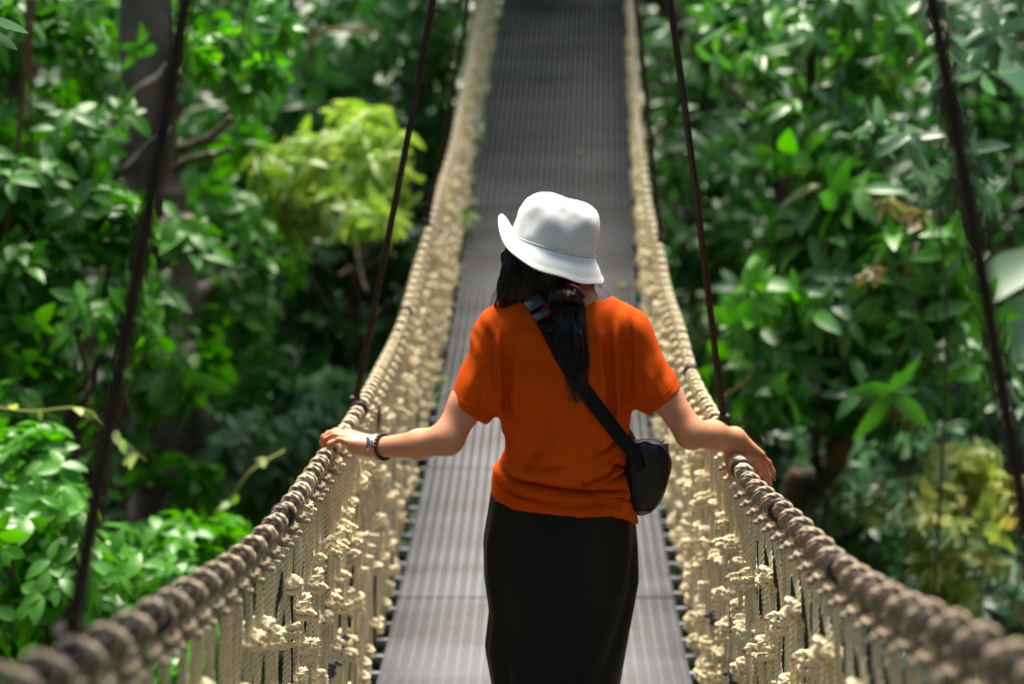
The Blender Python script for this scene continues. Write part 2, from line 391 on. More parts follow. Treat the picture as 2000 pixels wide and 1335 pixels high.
# hangers up to the main cables
def hanger(a, b, r=.0092):
    m = (a+b)/2; P = catmull([a, a*.7+b*.3+np.array((.004, 0, 0)), m, b], 10); V, F = tube(P, r, 10); o = obj('hanger_cable', V, F, M['rust'], bridge)
    k = np.array(a); V, F, _ = cat([box(k+np.array((0, 0, -.0)), (.014, .014, .020))]); obj('cable_clamp', V, F, M['rust'], o, smooth=False)
HG = []
for s, d, px0, row0 in ((-1, 1.47, 355, 0), (-1, 3.92, 845, 0), (-1, 6.35, 915, 0), (1, 1.29, 1812, 0), (1, 3.72, 1308, 0), (1, 6.15, 1241, 0)):
    a = RP(np.array([d]), s)[0]+np.array((s*.012, 0, .015)); b = atd(px0, row0, d); b = a+(b-a)*(3.4-a[2])/(b[2]-a[2]); hanger(a, b); HG.append((s, d, b))
for s in (-1, 1):
    h = [b for q, d, b in HG if q == s]; P = [h[0]+(h[0]-h[1])*1.2+np.array((0, 0, .5))]+h+[h[-1]+(h[-1]-h[-2])*2+np.array((0, 0, 1.6))]
    V, F = tube(catmull(P, 10), .016, 10); obj('main_cable', V, F, M['rust'], bridge)
# ------------------------------------------------------------------ signed-distance modelling
class Field:
    def __init__(s, lo, hi, h):
        s.h = h; s.lo = np.array(lo, float); n = np.ceil((np.array(hi)-s.lo)/h).astype(int)+1
        s.ax = [s.lo[i]+h*np.arange(n[i]) for i in range(3)]; s.F = np.full(n, 1.0, np.float32)
    def sub(s, lo, hi):
        ii = []
        for k in range(3):
            a = int(max(0, np.floor((lo[k]-s.lo[k])/s.h))); b = int(min(len(s.ax[k]), np.ceil((hi[k]-s.lo[k])/s.h)+1)); ii.append(slice(a, max(a+1, b)))
        return tuple(ii), s.ax[0][ii[0]][:, None, None], s.ax[1][ii[1]][None, :, None], s.ax[2][ii[2]][None, None, :]
    def put(s, ii, d, k, op='u'):
        a = s.F[ii]; d = d.astype(np.float32)
        if op == 'u':
            if k > 0:
                h = np.maximum(k-np.abs(a-d), 0)/k; s.F[ii] = np.minimum(a, d)-h*h*k*.25
            else: s.F[ii] = np.minimum(a, d)
        else:
            d = -d; s.F[ii] = np.maximum(a, d)
    def cone(s, a, b, r1, r2, k=.01, op='u', flat=None):
        a = np.array(a, float); b = np.array(b, float); m = max(r1, r2)+k+3*s.h
        ii, X, Y, Z = s.sub(np.minimum(a, b)-m, np.maximum(a, b)+m); v = b-a; L = v@v+1e-12
        t = np.clip(((X-a[0])*v[0]+(Y-a[1])*v[1]+(Z-a[2])*v[2])/L, 0, 1)
        d = np.sqrt((X-a[0]-t*v[0])**2+(Y-a[1]-t*v[1])**2+(Z-a[2]-t*v[2])**2)-(r1+(r2-r1)*t); s.put(ii, d, k, op)
    def ell(s, c, r, k=.01, R=None, op='u'):
        c = np.array(c, float); r = np.array(r, float); m = r.max()+k+3*s.h; ii, X, Y, Z = s.sub(c-m, c+m); X, Y, Z = X-c[0], Y-c[1], Z-c[2]
        if R is not None: R = np.asarray(R); X, Y, Z = X*R[0,0]+Y*R[1,0]+Z*R[2,0], X*R[0,1]+Y*R[1,1]+Z*R[2,1], X*R[0,2]+Y*R[1,2]+Z*R[2,2]
        k0 = np.sqrt((X/r[0])**2+(Y/r[1])**2+(Z/r[2])**2); k1 = np.sqrt((X/r[0]**2)**2+(Y/r[1]**2)**2+(Z/r[2]**2)**2)+1e-9
        s.put(ii, k0*(k0-1)/k1, k, op)
    def mesh(s):
        F = s.F; n = np.array(F.shape); sg = F < 0
        c = np.zeros(n-1, np.int8)
        for i in (0, 1):
            for j in (0, 1):
                for k in (0, 1): c += sg[i:n[0]-1+i, j:n[1]-1+j, k:n[2]-1+k]
        act = np.argwhere((c > 0) & (c < 8)); idx = np.full(n-1, -1, np.int32); idx[tuple(act.T)] = np.arange(len(act))
        P = np.zeros((len(act), 3)); W = np.zeros(len(act)); cr = [(i, j, k) for i in (0, 1) for j in (0, 1) for k in (0, 1)]
        for a in cr:
            for q in range(3):
                if a[q]: continue
                b = list(a); b[q] = 1; fa = F[tuple((act+a).T)]; fb = F[tuple((act+b).T)]; m = (fa < 0) != (fb < 0)
                t = fa/(fa-fb+1e-20); p = act+np.array(a, float); p[:, q] += t; P[m] += p[m]; W[m] += 1
        P = P/W[:, None]*s.h+s.lo
        fs = []
        for q in range(3):
            u, v = (q+1) % 3, (q+2) % 3; a = [slice(None)]*3; b = [slice(None)]*3; a[q] = slice(0, -1); b[q] = slice(1, None)
            e = np.argwhere(sg[tuple(a)] != sg[tuple(b)]); e = e[(e[:, u] > 0) & (e[:, v] > 0) & (e[:, u] < n[u]-1) & (e[:, v] < n[v]-1)]
            ins = sg[tuple(e.T)]; o = []
            for du, dv in ((1, 1), (0, 1), (0, 0), (1, 0)):
                g = e.copy(); g[:, u] -= du; g[:, v] -= dv; o.append(idx[tuple(g.T)])
            f = np.stack(o, 1); f[~ins] = f[~ins][:, ::-1]; fs.append(f)
        Fc = np.concatenate(fs); Fc = Fc[(Fc >= 0).all(1)]
        return P, Fc
def relax(V, F, it=2, f=.5):
    for _ in range(it):
        A = np.zeros_like(V); W = np.zeros(len(V))
        for a, b in ((0, 1), (1, 2), (2, 3), (3, 0)):
            np.add.at(A, F[:, a], V[F[:, b]]); np.add.at(A, F[:, b], V[F[:, a]]); np.add.at(W, F[:, a], 1); np.add.at(W, F[:, b], 1)
        V = V+(A/np.maximum(W, 1)[:, None]-V)*f
    return V
FLOOR = float(ZD(YP))
person = empty('person', (.08, YP, FLOOR), 'person seen from behind in white bucket hat, orange t-shirt and black skirt, touching both rails', 'person')
D = YP
SHL, SHR = atd(975, 650, D+.01), atd(1224, 650, D+.01)
ELL_, ELR = atd(874, 856, D-.07), atd(1350, 846, D-.07)
WRL, WRR = atd(744, 873, D+.05), atd(1434, 856, D+.08)
HC = atd(1078, 490, D+.05)             # middle of the skull
NB = atd(1100, 610, D+.01)              # base of neck
# head frame: yaw to the left, bowed, leaning right
HR = Matrix.Rotation(math.radians(12), 3, 'Y') @ Matrix.Rotation(math.radians(49), 3, 'Z') @ Matrix.Rotation(math.radians(-16), 3, 'X')
HRn = np.array(HR)
def hp(x, y, z): return HC+HRn@np.array((x, y, z))        # y forward out of the face, x to her right
B = Field((-.54, D-.22, FLOOR-.01), (.66, D+.30, 1.62), .0034)
B.ell(HC, (.074, .092, .098), .01, HRn); B.ell(hp(0, .035, -.045), (.052, .056, .062), .03, HRn)   # skull and jaw
B.ell(hp(0, .092, -.022), (.011, .018, .020), .012, HRn); B.ell(hp(0, .103, -.032), (.014, .010, .009), .008, HRn)  # nose
B.ell(hp(0, .084, -.060), (.022, .009, .008), .008, HRn); B.ell(hp(0, .078, -.088), (.022, .014, .014), .015, HRn)  # mouth, chin
for s in (-1, 1):
    B.ell(hp(s*.032, .093, .002), (.015, .012, .011), 0, HRn, 'd'); B.ell(hp(s*.030, .083, .018), (.024, .010, .007), .01, HRn)
    B.ell(hp(s*.071, -.004, -.016), (.008, .018, .030), .006, HRn)                                                     # ears
B.cone(HC+np.array((0, 0, -.06)), NB+np.array((0, .0, .0)), .052, .054, .02); B.cone(atd(1110, 560, D+.02), atd(1132, 600, D+.005), .050, .052, .02)
CH = atd(1100, 720, D+.02); HP = atd(1098, 1060, D+.02)
B.cone(atd(1020, 655, D+.02), atd(1180, 655, D+.02), .045, .045, .03)
for s, sh in ((-1, SHL), (1, SHR)): B.cone(NB+np.array((0, 0, .01)), sh, .034, .036, .02)
for dx in (-.05, .05):
    B.cone(CH+np.array((dx, 0, 0)), atd(1100, 880, D+.015)+np.array((dx*.8, 0, 0)), .078, .064, .03); B.cone(atd(1100, 880, D+.015)+np.array((dx*.8, 0, 0)), HP+np.array((dx*1.3, 0, 0)), .068, .092, .04)
for s, yy in ((-1, .10), (1, -.04)):
    hipj = HP+np.array((s*.085, 0, -.02)); kn = np.array((HP[0]+s*.07, D+.02+yy*.7, FLOOR+.45)); an = np.array((HP[0]+s*.06, D+yy, FLOOR+.085))
    B.cone(hipj, kn, .085, .054, .04); B.cone(kn, kn*.65+an*.35+np.array((0, -.012, 0)), .052, .050, .02); B.cone(kn*.65+an*.35+np.array((0, -.012, 0)), an, .050, .034, .02)
    B.cone(an+np.array((0, -.02, -.05)), an+np.array((0, .13, -.062)), .030, .022, .03)
# arms
B.cone(SHL, atd(911, 790, D-.04), .043, .0405, .02); B.cone(atd(911, 790, D-.04), ELL_, .0405, .0365, .02)
B.cone(ELL_, atd(820, 867, D-.03), .0365, .0335, .02); B.cone(atd(820, 867, D-.03), WRL, .0335, .0245, .02)
B.cone(SHR, atd(1298, 772, D-.04), .042, .0350, .02); B.cone(atd(1298, 772, D-.04), ELR, .0365, .0345, .02)
B.cone(ELR, atd(1392, 849, D+.0), .0345, .033, .02); B.cone(atd(1392, 849, D+.0), WRR, .033, .0245, .02)
# left hand, laid over the rail; little finger nearest
def finger(js, r, k=.004):
    for i in range(len(js)-1): B.cone(js[i], js[i+1], r*(1-.10*i), r*(1-.10*(i+1)), k)
LM = [atd(688, 866, D+.040), atd(680, 856, D+.062), atd(676, 850, D+.084), atd(678, 846, D+.106)]
for m in LM: B.cone(WRL+np.array((-.004, .004*0, 0)), m, .019, .0125, .016)
B.cone(atd(728, 878, D+.045), atd(693, 876, D+.045), .017, .013, .015)
finger([LM[0], atd(663, 858, D+.045), atd(646, 866, D+.05), atd(641, 879, D+.052)], .0085)
finger([LM[1], atd(653, 849, D+.070), atd(636, 857, D+.075), atd(631, 870, D+.078)], .0092)
finger([LM[2], atd(650, 845, D+.095), atd(632, 853, D+.102), atd(627, 865, D+.106)], .0092)
finger([LM[3], atd(655, 841, D+.118), atd(640, 846, D+.128), atd(633, 856, D+.132)], .0088)
finger([atd(722, 868, D+.075), atd(700, 868, D+.115), atd(682, 874, D+.14)], .0105, .008)
# right hand, draped over the far side of the rail, thumb inside
RMc = [atd(1461, 888, D+.155), atd(1470, 889, D+.140), atd(1479, 889, D+.122), atd(1486, 888, D+.102)]
for m in RMc: B.cone(WRR, m, .0205, .0120, .016)
B.cone(WRR, atd(1427, 888, D+.09), .021, .015, .015)
finger([RMc[0], atd(1470, 903, D+.175), atd(1478, 917, D+.180), atd(1483, 930, D+.178)], .0088)
finger([RMc[1], atd(1484, 908, D+.165), atd(1494, 928, D+.168), atd(1499, 943, D+.162)], .0092)
finger([RMc[2], atd(1493, 908, D+.140), atd(1501, 930, D+.142), atd(1504, 947, D+.136)], .0090)
finger([RMc[3], atd(1501, 902, D+.112), atd(1510, 921, D+.112), atd(1515, 936, D+.108)], .0080)
finger([atd(1424, 878, D+.085), atd(1424, 902, D+.085), atd(1428, 926, D+.08)], .0105, .008)
V, F = B.mesh(); V = relax(V, F, 2, .5); obj('body', V, F, M['skin'], person)
for s in (-1, 1):
    V, F = uvs(hp(s*.031, .078, .002), (.0125, .0125, .0125)); obj('eye', V, F, M['eye'], person)
V, F = uvs(hp(0, .089, -.060), (.020, .006, .006), R=HRn); obj('lips', V, F, M['lip'], person)
# ---------------- t-shirt
SH = Field((-.36, D-.22, .68), (.50, D+.24, 1.40), .0034)
rows = np.array([585, 610, 640, 680, 720, 790, 850, 880, 900, 917, 945, 985, 1010, 1045, 1100], float)
Lp = np.array([1010, 985, 962, 960, 965, 970, 984, 985, 975, 962, 957, 954, 953, 953, 953], float)
Rp = np.array([1185, 1215, 1238, 1238, 1234, 1230, 1229, 1227, 1227, 1229, 1236, 1243, 1246, 1249, 1249], float)
zr = np.array([atd(1100, r, D)[2] for r in rows]); xl = np.array([atd(l, r, D)[0] for l, r in zip(Lp, rows)]); xr = np.array([atd(l, r, D)[0] for l, r in zip(Rp, rows)])
th = np.interp(rows, [585, 640, 720, 850, 940, 1040, 1100], [.055, .082, .102, .090, .104, .118, .118])
zi = zr[::-1]
X = SH.ax[0][:, None, None]; Yg = SH.ax[1][None, :, None]; Zg = SH.ax[2][None, None, :]
def gi(a, z): return np.interp(z, zi, a[::-1])
xlz, xrz, thz = gi(xl, Zg), gi(xr, Zg), gi(th, Zg); cxz = (xlz+xrz)/2; hw = (xrz-xlz)/2; cyz = D+.015+.02*(Zg-1.0)
def torso(shr=0):
    a = hw-shr; b = thz-shr; q = 2.5
    n = (np.abs((X-cxz)/a)**q+np.abs((Yg-cyz)/b)**q)**(1/q)
    return ((n-1)*np.minimum(a, b)).astype(np.float32)
T0 = torso(); top = Zg-atd(1100, 592, D)[2]-.012+np.abs(X-.125)**1.6*.45
T0 = np.maximum(T0, top.astype(np.float32)+0*T0)
SH.F = T0
SH.cone(atd(1010, 648, D+.012), atd(1192, 648, D+.012), .057, .057, .05)
for sh, px in ((SHL, 1055), (SHR, 1150)): SH.cone(atd(px, 622, D+.01), sh, .050, .052, .04)
sleL, sleR = atd(905, 812, D-.045), atd(1308, 788, D-.045)
SH.cone(SHL+np.array((.004, 0, -.006)), sleL, .057, .0500, .03); SH.cone(SHL+np.array((.02, 0, -.07)), atd(927, 798, D-.02), .050, .044, .03)
SH.cone(SHR+np.array((-.004, 0, -.006)), sleR, .056, .0450, .03); SH.cone(SHR+np.array((-.018, 0, -.07)), atd(1275, 782, D-.02), .050, .036, .03)
# creases: lines on the back, ridge (+) or groove (-), in metres
def crease(pts, wd, amp, k=1):
    P = [atd(a, b, D-.1) for a, b in pts]; Xs, Zs = SH.ax[0][:, None], SH.ax[2][None, :]; best = np.full((len(SH.ax[0]), len(SH.ax[2])), 1e9); par = np.zeros_like(best); nseg = len(P)-1
    for n_, (a, b) in enumerate(zip(P[:-1], P[1:])):
        vx, vz = b[0]-a[0], b[2]-a[2]; L = vx*vx+vz*vz; t = np.clip(((Xs-a[0])*vx+(Zs-a[2])*vz)/L, 0, 1)
        q_ = (Xs-a[0]-t*vx)**2+(Zs-a[2]-t*vz)**2; par = np.where(q_ < best, (n_+t)/nseg, par); best = np.minimum(best, q_)
    fade = np.clip(np.minimum(par, 1-par)*3.2, 0, 1); fade = fade*fade*(3-2*fade)
    return (fade*amp*np.exp(-best/(2*(wd*.78)**2)))[:, None, :]
cr = 0
for pts, wd, amp in (
    ([(960, 912), (1000, 925), (1050, 936), (1110, 944), (1180, 940), (1235, 915)], .010, .009),
    ([(966, 930), (1009, 946), (1082, 957), (1154, 966), (1209, 970), (1240, 975)], .0045, -.011),
    ([(960, 945), (1020, 966), (1100, 974), (1180, 980), (1240, 990)], .007, .008), ([(962, 958), (1000, 972), (1060, 984), (1120, 986)], .004, -.005), ([(1120, 958), (1160, 972), (1215, 984), (1244, 996)], .0045, -.007), ([(1000, 925), (1060, 925), (1120, 918)], .005, -.005), ([(1185, 905), (1210, 925), (1236, 930)], .004, -.007), ([(1150, 900), (1190, 890), (1226, 860)], .005, -.006),
    ([(1027, 938), (1040, 915), (1070, 880)], .008, -.006), ([(1040, 945), (1062, 905), (1100, 850)], .010, .005),
    ([(1130, 930), (1140, 948), (1190, 937), (1228, 905)], .0045, -.010), ([(1150, 930), (1195, 920), (1230, 880)], .007, .006),
    ([(1170, 955), (1215, 945), (1240, 935)], .005, -.006), ([(1100, 990), (1180, 988), (1235, 1005)], .006, -.004),
    ([(975, 630), (972, 690), (971, 760), (976, 830)], .008, .007), ([(950, 630), (960, 700), (968, 810)], .006, -.008),
    ([(1018, 670), (1008, 740), (1002, 830)], .010, .006), ([(990, 660), (988, 760), (994, 860)], .009, -.005),
    ([(1206, 622), (1203, 690), (1208, 760), (1214, 860)], .007, .008), ([(1190, 640), (1192, 760), (1200, 860)], .009, -.005),
    ([(1238, 615), (1236, 700), (1232, 820)], .006, -.008), ([(1222, 640), (1222, 720), (1224, 800)], .005, -.004), ([(1172, 620), (1176, 720), (1186, 800)], .010, .004),
    ([(1262, 650), (1268, 720), (1272, 780)], .008, .004), ([(1252, 660), (1252, 740), (1262, 790)], .005, -.005),
    ([(935, 660), (925, 730), (912, 790)], .009, .005), ([(950, 700), (940, 780), (938, 812)], .007, -.005),
    ([(1100, 780), (1075, 850), (1068, 920)], .012, -.004), ([(1130, 810), (1150, 870), (1160, 930)], .010, .004), ([(1040, 640), (1035, 720)], .014, .003)):
    cr = cr+crease(pts, wd, amp)
back = 1/(1+np.exp((Yg-(D+.03))/.012))
nz = .0018*np.sin(X*61+Zg*23)*np.sin(Zg*37-X*17+1)+.0012*np.sin(X*120+2*np.sin(Zg*40))+.0008*np.sin(X*150+Zg*60+3*np.sin(Zg*25+X*9))
SH.F = SH.F-(cr*(.7+1.3/(1+np.exp(-(np.minimum(X-xlz, xrz-X)-.012)/.006)))*back+nz+.0022*np.sin(X*46+1.5*np.sin(Zg*7)+.8)*np.clip((1.25-Zg)*3, 0, 1)*back).astype(np.float32)
# sleeve ends, hem and neck opening
def halfspace(p, n, mask=None, keep_inside=None):
    d = (X-p[0])*n[0]+(Yg-p[1])*n[1]+(Zg-p[2])*n[2]; return d
for end, sh, nn, msk in ((sleL, SHL, atd(911, 800, D-.04)-SHL, 0), (sleR, SHR, atd(1300, 778, D-.04)-SHR, 1)):
    if msk == 0: pe = atd(911, 800, D-.04); n_ = np.array((-.62, -.10, -.80))
    else: pe = atd(1300, 780, D-.04); n_ = np.array((.66, -.10, -.70))
    n_ = n_/np.linalg.norm(n_); d = halfspace(pe, n_); lim = (X < xlz+.0) if msk == 0 else (X > xrz-.0)
    SH.F = np.where(lim, np.maximum(SH.F, d.astype(np.float32)), SH.F)
    # hollow end
    v = nn/np.linalg.norm(nn); r_in = .037 if msk == 0 else .035
    pass
hz = np.interp(SH.ax[0], [atd(a, b, D-.03)[0] for a, b in ((950, 985), (1000, 997), (1100, 1006), (1190, 1011), (1215, 1020), (1250, 1044))], [atd(a, b, D-.09)[2] for a, b in ((950, 985), (1000, 997), (1100, 1006), (1190, 1011), (1215, 1020), (1250, 1044))])[:, None, None]
SH.F = np.maximum(SH.F, (hz-Zg).astype(np.float32))
inner = np.maximum(torso(.012), (Zg-hz-.02).astype(np.float32)); SH.F = np.maximum(SH.F, -inner)
NKc = atd(1108, 585, D+.03); SH.ell(NKc+np.array((.024, .006, .008)), (.078, .078, .046), 0, None, 'd')
V, F = SH.mesh(); V = relax(V, F, 1, .4); shirt = obj('t_shirt', V, F, M['shirt'], person)
bvh_V, bvh_F = V, F
bvh = BVHTree.FromPolygons([tuple(v) for v in V], [tuple(f) for f in F])
def on_back(px, py, off=.004):
    o = Vector((0, 0, CZ)); r = ray(px, py); h = bvh.ray_cast(o, r)
    if h[0] is None: return np.array(atd(px, py, D-.08))
    return np.array(h[0]-r*off)
# stitched hems: thin raised seams
def seam(pts, name='hem_seam'):
    P = np.array([on_back(a, b, .0004) for a, b in pts]); V, F = tube(catmull(P, 6), .0009, 6); obj(name, V, F, M['shirt'], shirt)
seam([(888, 766), (902, 782), (920, 796), (938, 806)]); seam([(1274, 788), (1290, 776), (1306, 762), (1315, 751)])
seam([(966, 976), (1000, 985), (1060, 992), (1130, 995), (1200, 998), (1232, 1012)])
seam([(958, 622), (966, 660), (968, 710), (970, 770)], 'armhole_seam'); seam([(1237, 618), (1238, 660), (1236, 710), (1232, 770)], 'armhole_seam')
# ---------------- skirt
rws = np.array([965, 1000, 1060, 1130, 1190, 1260, 1335, 1420, 1520], float)
lf = np.array([962, 957, 947, 948, 957, 949, 962, 972, 968], float); rt = np.array([1240, 1240, 1246, 1247, 1236, 1222, 1208, 1196, 1200], float)
rings = []; m_ = 96
zs = [atd(1100, r, D)[2] for r in rws]
zz_ = np.linspace(zs[0], zs[-1], 46)
for z in zz_:
    l = np.interp(-z, -np.array(zs), [atd(a, r, D)[0] for a, r in zip(lf, rws)]); r_ = np.interp(-z, -np.array(zs), [atd(a, r, D)[0] for a, r in zip(rt, rws)])
    dep = np.interp(-z, -np.array([zs[0], zs[3], zs[-1]]), [.095, .125, .115]); a = np.arange(m_)*2*PI/m_
    dz_ = (zz_[0]-z)
    f = 1+.008*np.sin(a*7+z*6)+.050*np.exp(-((a-3.55-.25*dz_)/.10)**2)*min(1, dz_*8)-.045*np.exp(-((a-3.80-.30*dz_)/.12)**2)*min(1, dz_*8)+.045*np.exp(-((a-4.35+1.1*(dz_-.25))/.16)**2)*(dz_ > .12)*min(1, (dz_-.12)*9)-.050*np.exp(-((a-5.75+1.6*(dz_-.22))/.15)**2)*min(1, dz_*6)+.040*np.exp(-((a-5.35+1.6*(dz_-.22))/.15)**2)*min(1, dz_*6)+.006*np.sin(a*15-z*9)+.010*np.exp(-((a-4.2)/.12)**2)-.012*np.exp(-((a-4.45)/.10)**2)*(z < .62)-.010*np.exp(-((a-3.6)/.12)**2)+.008*np.exp(-((a-5.6)/.14)**2)
    ex = 2/2.4; cs, sn = np.cos(a), np.sin(a)
    rings.append(np.stack([(l+r_)/2+(r_-l)/2*np.sign(cs)*np.abs(cs)**ex*f, D+.02+dep*np.sign(sn)*np.abs(sn)**ex*f, np.full(m_, z)], 1))
V, F = loft(rings, cap=False); sk = obj('skirt', V, F, M['skirt'], person)
sm = sk.modifiers.new('s', 'SOLIDIFY'); sm.thickness = .003
P = [np.mean(rings[0], 0)]; wb = [np.c_[(rings[k]-rings[k].mean(0))*[1.004, 1.004, 1]+rings[k].mean(0)] for k in (0, 1, 2)]
V, F = loft(wb, cap=False); obj('waistband', V, F, M['skirt'], sk)
for s, yy in ((-1, .10), (1, -.04)):
    an = np.array((HP[0]+s*.06, D+yy, FLOOR)); rr = []
    for t in np.linspace(0, 1, 14):
        y_ = -.075+.245*t; w_ = .040*math.sin(PI*min(1, max(.12, .12+t*.83)))**.4*(1.05 if t > .5 else .9); h_ = .075-.045*max(0, (t-.25)/.75); a = np.arange(20)*2*PI/20
        rr.append(np.stack([an[0]+w_*np.cos(a), np.full(20, an[1]+y_), FLOOR+.004+h_*.5+h_*.5*np.sin(a)], 1))
    V, F = loft(rr); obj('shoe', V, F, M['shoe'], person)
# ---------------- hat
hat_c = atd(1080, 477, D+.045)
HTR = Matrix.Rotation(math.radians(15), 3, 'Y') @ Matrix.Rotation(math.radians(-1), 3, 'X'); HTn = np.array(HTR)
m_ = 120; a = np.arange(m_)*2*PI/m_
prof = [(.096, -.004), (.1015, 0), (.1025, .006), (.102, .02), (.1005, .04), (.098, .06), (.094, .076), (.087, .090), (.078, .1), (.066, .107), (.05, .111), (.03, .113), (.012, .1135)]
ring = []
def hatring(r, z, w=1.0):
    dent = -.010*np.exp(-(((a-4.75)/.42)**2))*math.exp(-((z-.088)/.02)**2)-.007*np.exp(-(((a-3.9)/.3)**2))*math.exp(-((z-.05)/.03)**2)-.006*np.exp(-(((a-5.5)/.25)**2))*math.exp(-((z-.045)/.025)**2)+.004*np.exp(-(((a-4.5)/.2)**2))*math.exp(-((z-.055)/.02)**2)
    wr = .0010*np.sin(a*5+z*70)+.0007*np.sin(a*13-z*150+1)+.0035*np.exp(-(((a-4.35-(z-.06)*9)/.10)**2))*math.exp(-((z-.055)/.02)**2)-.003*np.exp(-(((a-4.95+(z-.05)*7)/.09)**2))*math.exp(-((z-.06)/.02)**2)
    R_ = r*1.0+(dent+wr)*w*(1 if r > .03 else r/.03)
    return np.stack([R_*np.cos(a), R_*1.10*np.sin(a), z+0*a+(.003*np.sin(a*3+1) if z > .06 else 0)*min(1, r/.05)], 1)
for r, z in prof: ring.append(hatring(r, z))
W3 = lambda L: [hat_c+q@HTn.T for q in L]
V, F = loft(W3(ring), cap=False)
c = len(V); V = np.vstack([V, hat_c+HTn@np.array((0, 0, .1135))]); e = np.arange(0, m_, 2); o = (len(ring)-1)*m_
F = np.vstack([F, np.stack([o+e, o+(e+1) % m_, o+(e+2) % m_, np.full(len(e), c)], 1)])
hat = obj('bucket_hat', V, F, M['hat'], person); hm = hat.modifiers.new('t', 'SOLIDIFY'); hm.thickness = .003; hm.offset = -1
# brim
br = []
for t in np.linspace(0, 1, 12):
    w_ = .044*t
    ang = a; left = np.exp(-(((np.mod(ang-2.9+PI, 2*PI)-PI)/.62)**2)); front = np.exp(-(((np.mod(ang-1.6+PI, 2*PI)-PI)/.8)**2))
    drop = -.050*t**.9*(1-1.0*left-.3*front)+.030*left*t**1.6
    drop = drop+t*.023*np.exp(-(((ang-3.65)/.55)**2))
    drop = drop+t*(.003*np.sin(3*ang+.5)+.0015*np.sin(8*ang))
    out = .1025+w_*(.70+.15*left+.08*np.exp(-(((np.mod(ang-0+PI, 2*PI)-PI)/.5)**2)))+.0008*math.sin(t*60)
    br.append(np.stack([out*np.cos(ang), out*1.10*np.sin(ang), -.002+drop], 1))
V, F = loft(W3(br), cap=False); bo = obj('brim', V, F, M['hat'], hat); hm = bo.modifiers.new('t', 'SOLIDIFY'); hm.thickness = .0035; hm.offset = 0
V, F = tube(np.vstack([W3([np.stack([.1035*np.cos(a), .1035*1.1*np.sin(a), np.full(m_, .001)], 1)])[0]]*1+[W3([np.stack([.1035*np.cos(a[:1]), .1035*1.1*np.sin(a[:1]), np.full(1, .001)], 1)])[0]]), .0016, 6, caps=False); obj('crown_seam', V, F, M['hat'], hat)
V, F = tube(np.vstack([W3([br[-1]])[0], W3([br[-1]])[0][:1]]), .0024, 8, caps=False); obj('brim_edge', V, F, M['hat'], hat)
sr = []
for t in (2, 4, 5.5, 7, 8.5, 10):
    i0 = int(t); q = br[i0]*(1-(t-i0))+br[min(11, i0+1)]*(t-i0); q = W3([q+np.array((0, 0, .0019))])[0]; sr.append(tube(np.vstack([q, q[:1]]), .0006, 4, caps=False))
V, F, _ = cat(sr); obj('stitching', V, F, M['hat'], hat)
# ---------------- hair
HF = Field((-.10, D-.16, 1.20), (.30, D+.24, 1.60), .0036)
HF.ell(HC+np.array((0, -.012, .0)), (.077, .084, .090), .01, HRn)
HF.cone(atd(1018, 500, D+.02), atd(1003, 560, D+.01), .028, .030, .03); HF.cone(atd(1003, 560, D+.01), atd(988, 612, D+.03), .030, .022, .03)
HF.cone(atd(1040, 520, D-.01), atd(1040, 585, D-.01), .034, .026, .04); HF.cone(atd(1085, 525, D-.03), atd(1090, 572, D-.035), .038, .026, .04)
HF.cone(atd(1003, 555, D+.02), atd(1060, 575, D-.0), .028, .026, .03); HF.cone(atd(1105, 540, D-.02), atd(1106, 585, D-.030), .034, .024, .03); HF.cone(atd(1130, 530, D+.03), atd(1140, 562, D+.03), .030, .022, .03)
HF.ell(hp(0, .12, -.03), (.072, .078, .09), 0, HRn, 'd')
V, F = HF.mesh(); V = relax(V, F, 2); hair = obj('hair', V, F, M['hair'], person)
st = []
rg = np.random.default_rng(5)
def strands(n, path, wid, thick, r=.0007, jit=.006, taper=True):
    """path: list of (px,row,d or None) ; wid: half widths in px"""
    for _ in range(n):
        u = rg.uniform(-1, 1); v = rg.uniform(0, 1); pts = []; dep = rg.uniform(.0, 1); qe = len(path)-int(rg.integers(0, 5)) if len(path) > 7 else len(path); wv = rg.uniform(0, 6.28); wa = rg.uniform(0, 3.5); dr_ = rg.normal(0, 2.5)
        for q, (px, py, dv) in enumerate(path):
            if taper and q > len(path)-3 and rg.random() < .25*(q-len(path)+3): break
            if q >= qe: break
            x = px+u*wid[q]+rg.normal(0, .6)+wa*math.sin(py*.035+wv)+dr_*q*.25
            y0 = on_back(px+u*wid[q]*.8, py, .004)[1] if dv is None else dv
            prof_ = math.sqrt(max(0, 1-u*u))
            pts.append(atd(x, py+rg.normal(0, 3), y0-thick*prof_*dep))
        if len(pts) > 2: st.append(tube(catmull(pts, 5), np.linspace(r, r*.6, (len(pts)-1)*5+1), 4, caps=False))
yb = D-.075
strands(560, [(1098, 538, yb+.045), (1100, 562, yb+.010), (1103, 582, yb-.015), (1107, 600, None), (1112, 640, None), (1118, 680, None), (1123, 715, None), (1128, 750, None), (1130, 785, None)], [22, 24, 30, 33, 31, 29, 24, 17, 9], .026)
strands(260, [(1012, 480, D-.0), (1004, 530, D-.02), (998, 570, D-.02), (992, 600, D-.0), (985, 625, D+.02)], [22, 26, 28, 28, 24], .02)
strands(260, [(1062, 500, D-.04), (1060, 535, D-.045), (1064, 560, D-.045), (1070, 574, D-.04)], [44, 42, 38, 30], .015)
strands(160, [(1136, 530, D+.02), (1142, 550, D+.02), (1144, 570, D+.025), (1146, 585, D+.035)], [20, 18, 14, 10], .02)
strands(10, [(1155, 545, D+.02), (1168, 562, D+.01), (1176, 580, D-.02), (1180, 600, D)], [8, 10, 12, 14], .01, r=.0003)
strands(14, [(980, 545, D-.0), (966, 580, D-.01), (962, 605, D-.0), (960, 625, D)], [5, 8, 10, 12], .01, r=.0003)
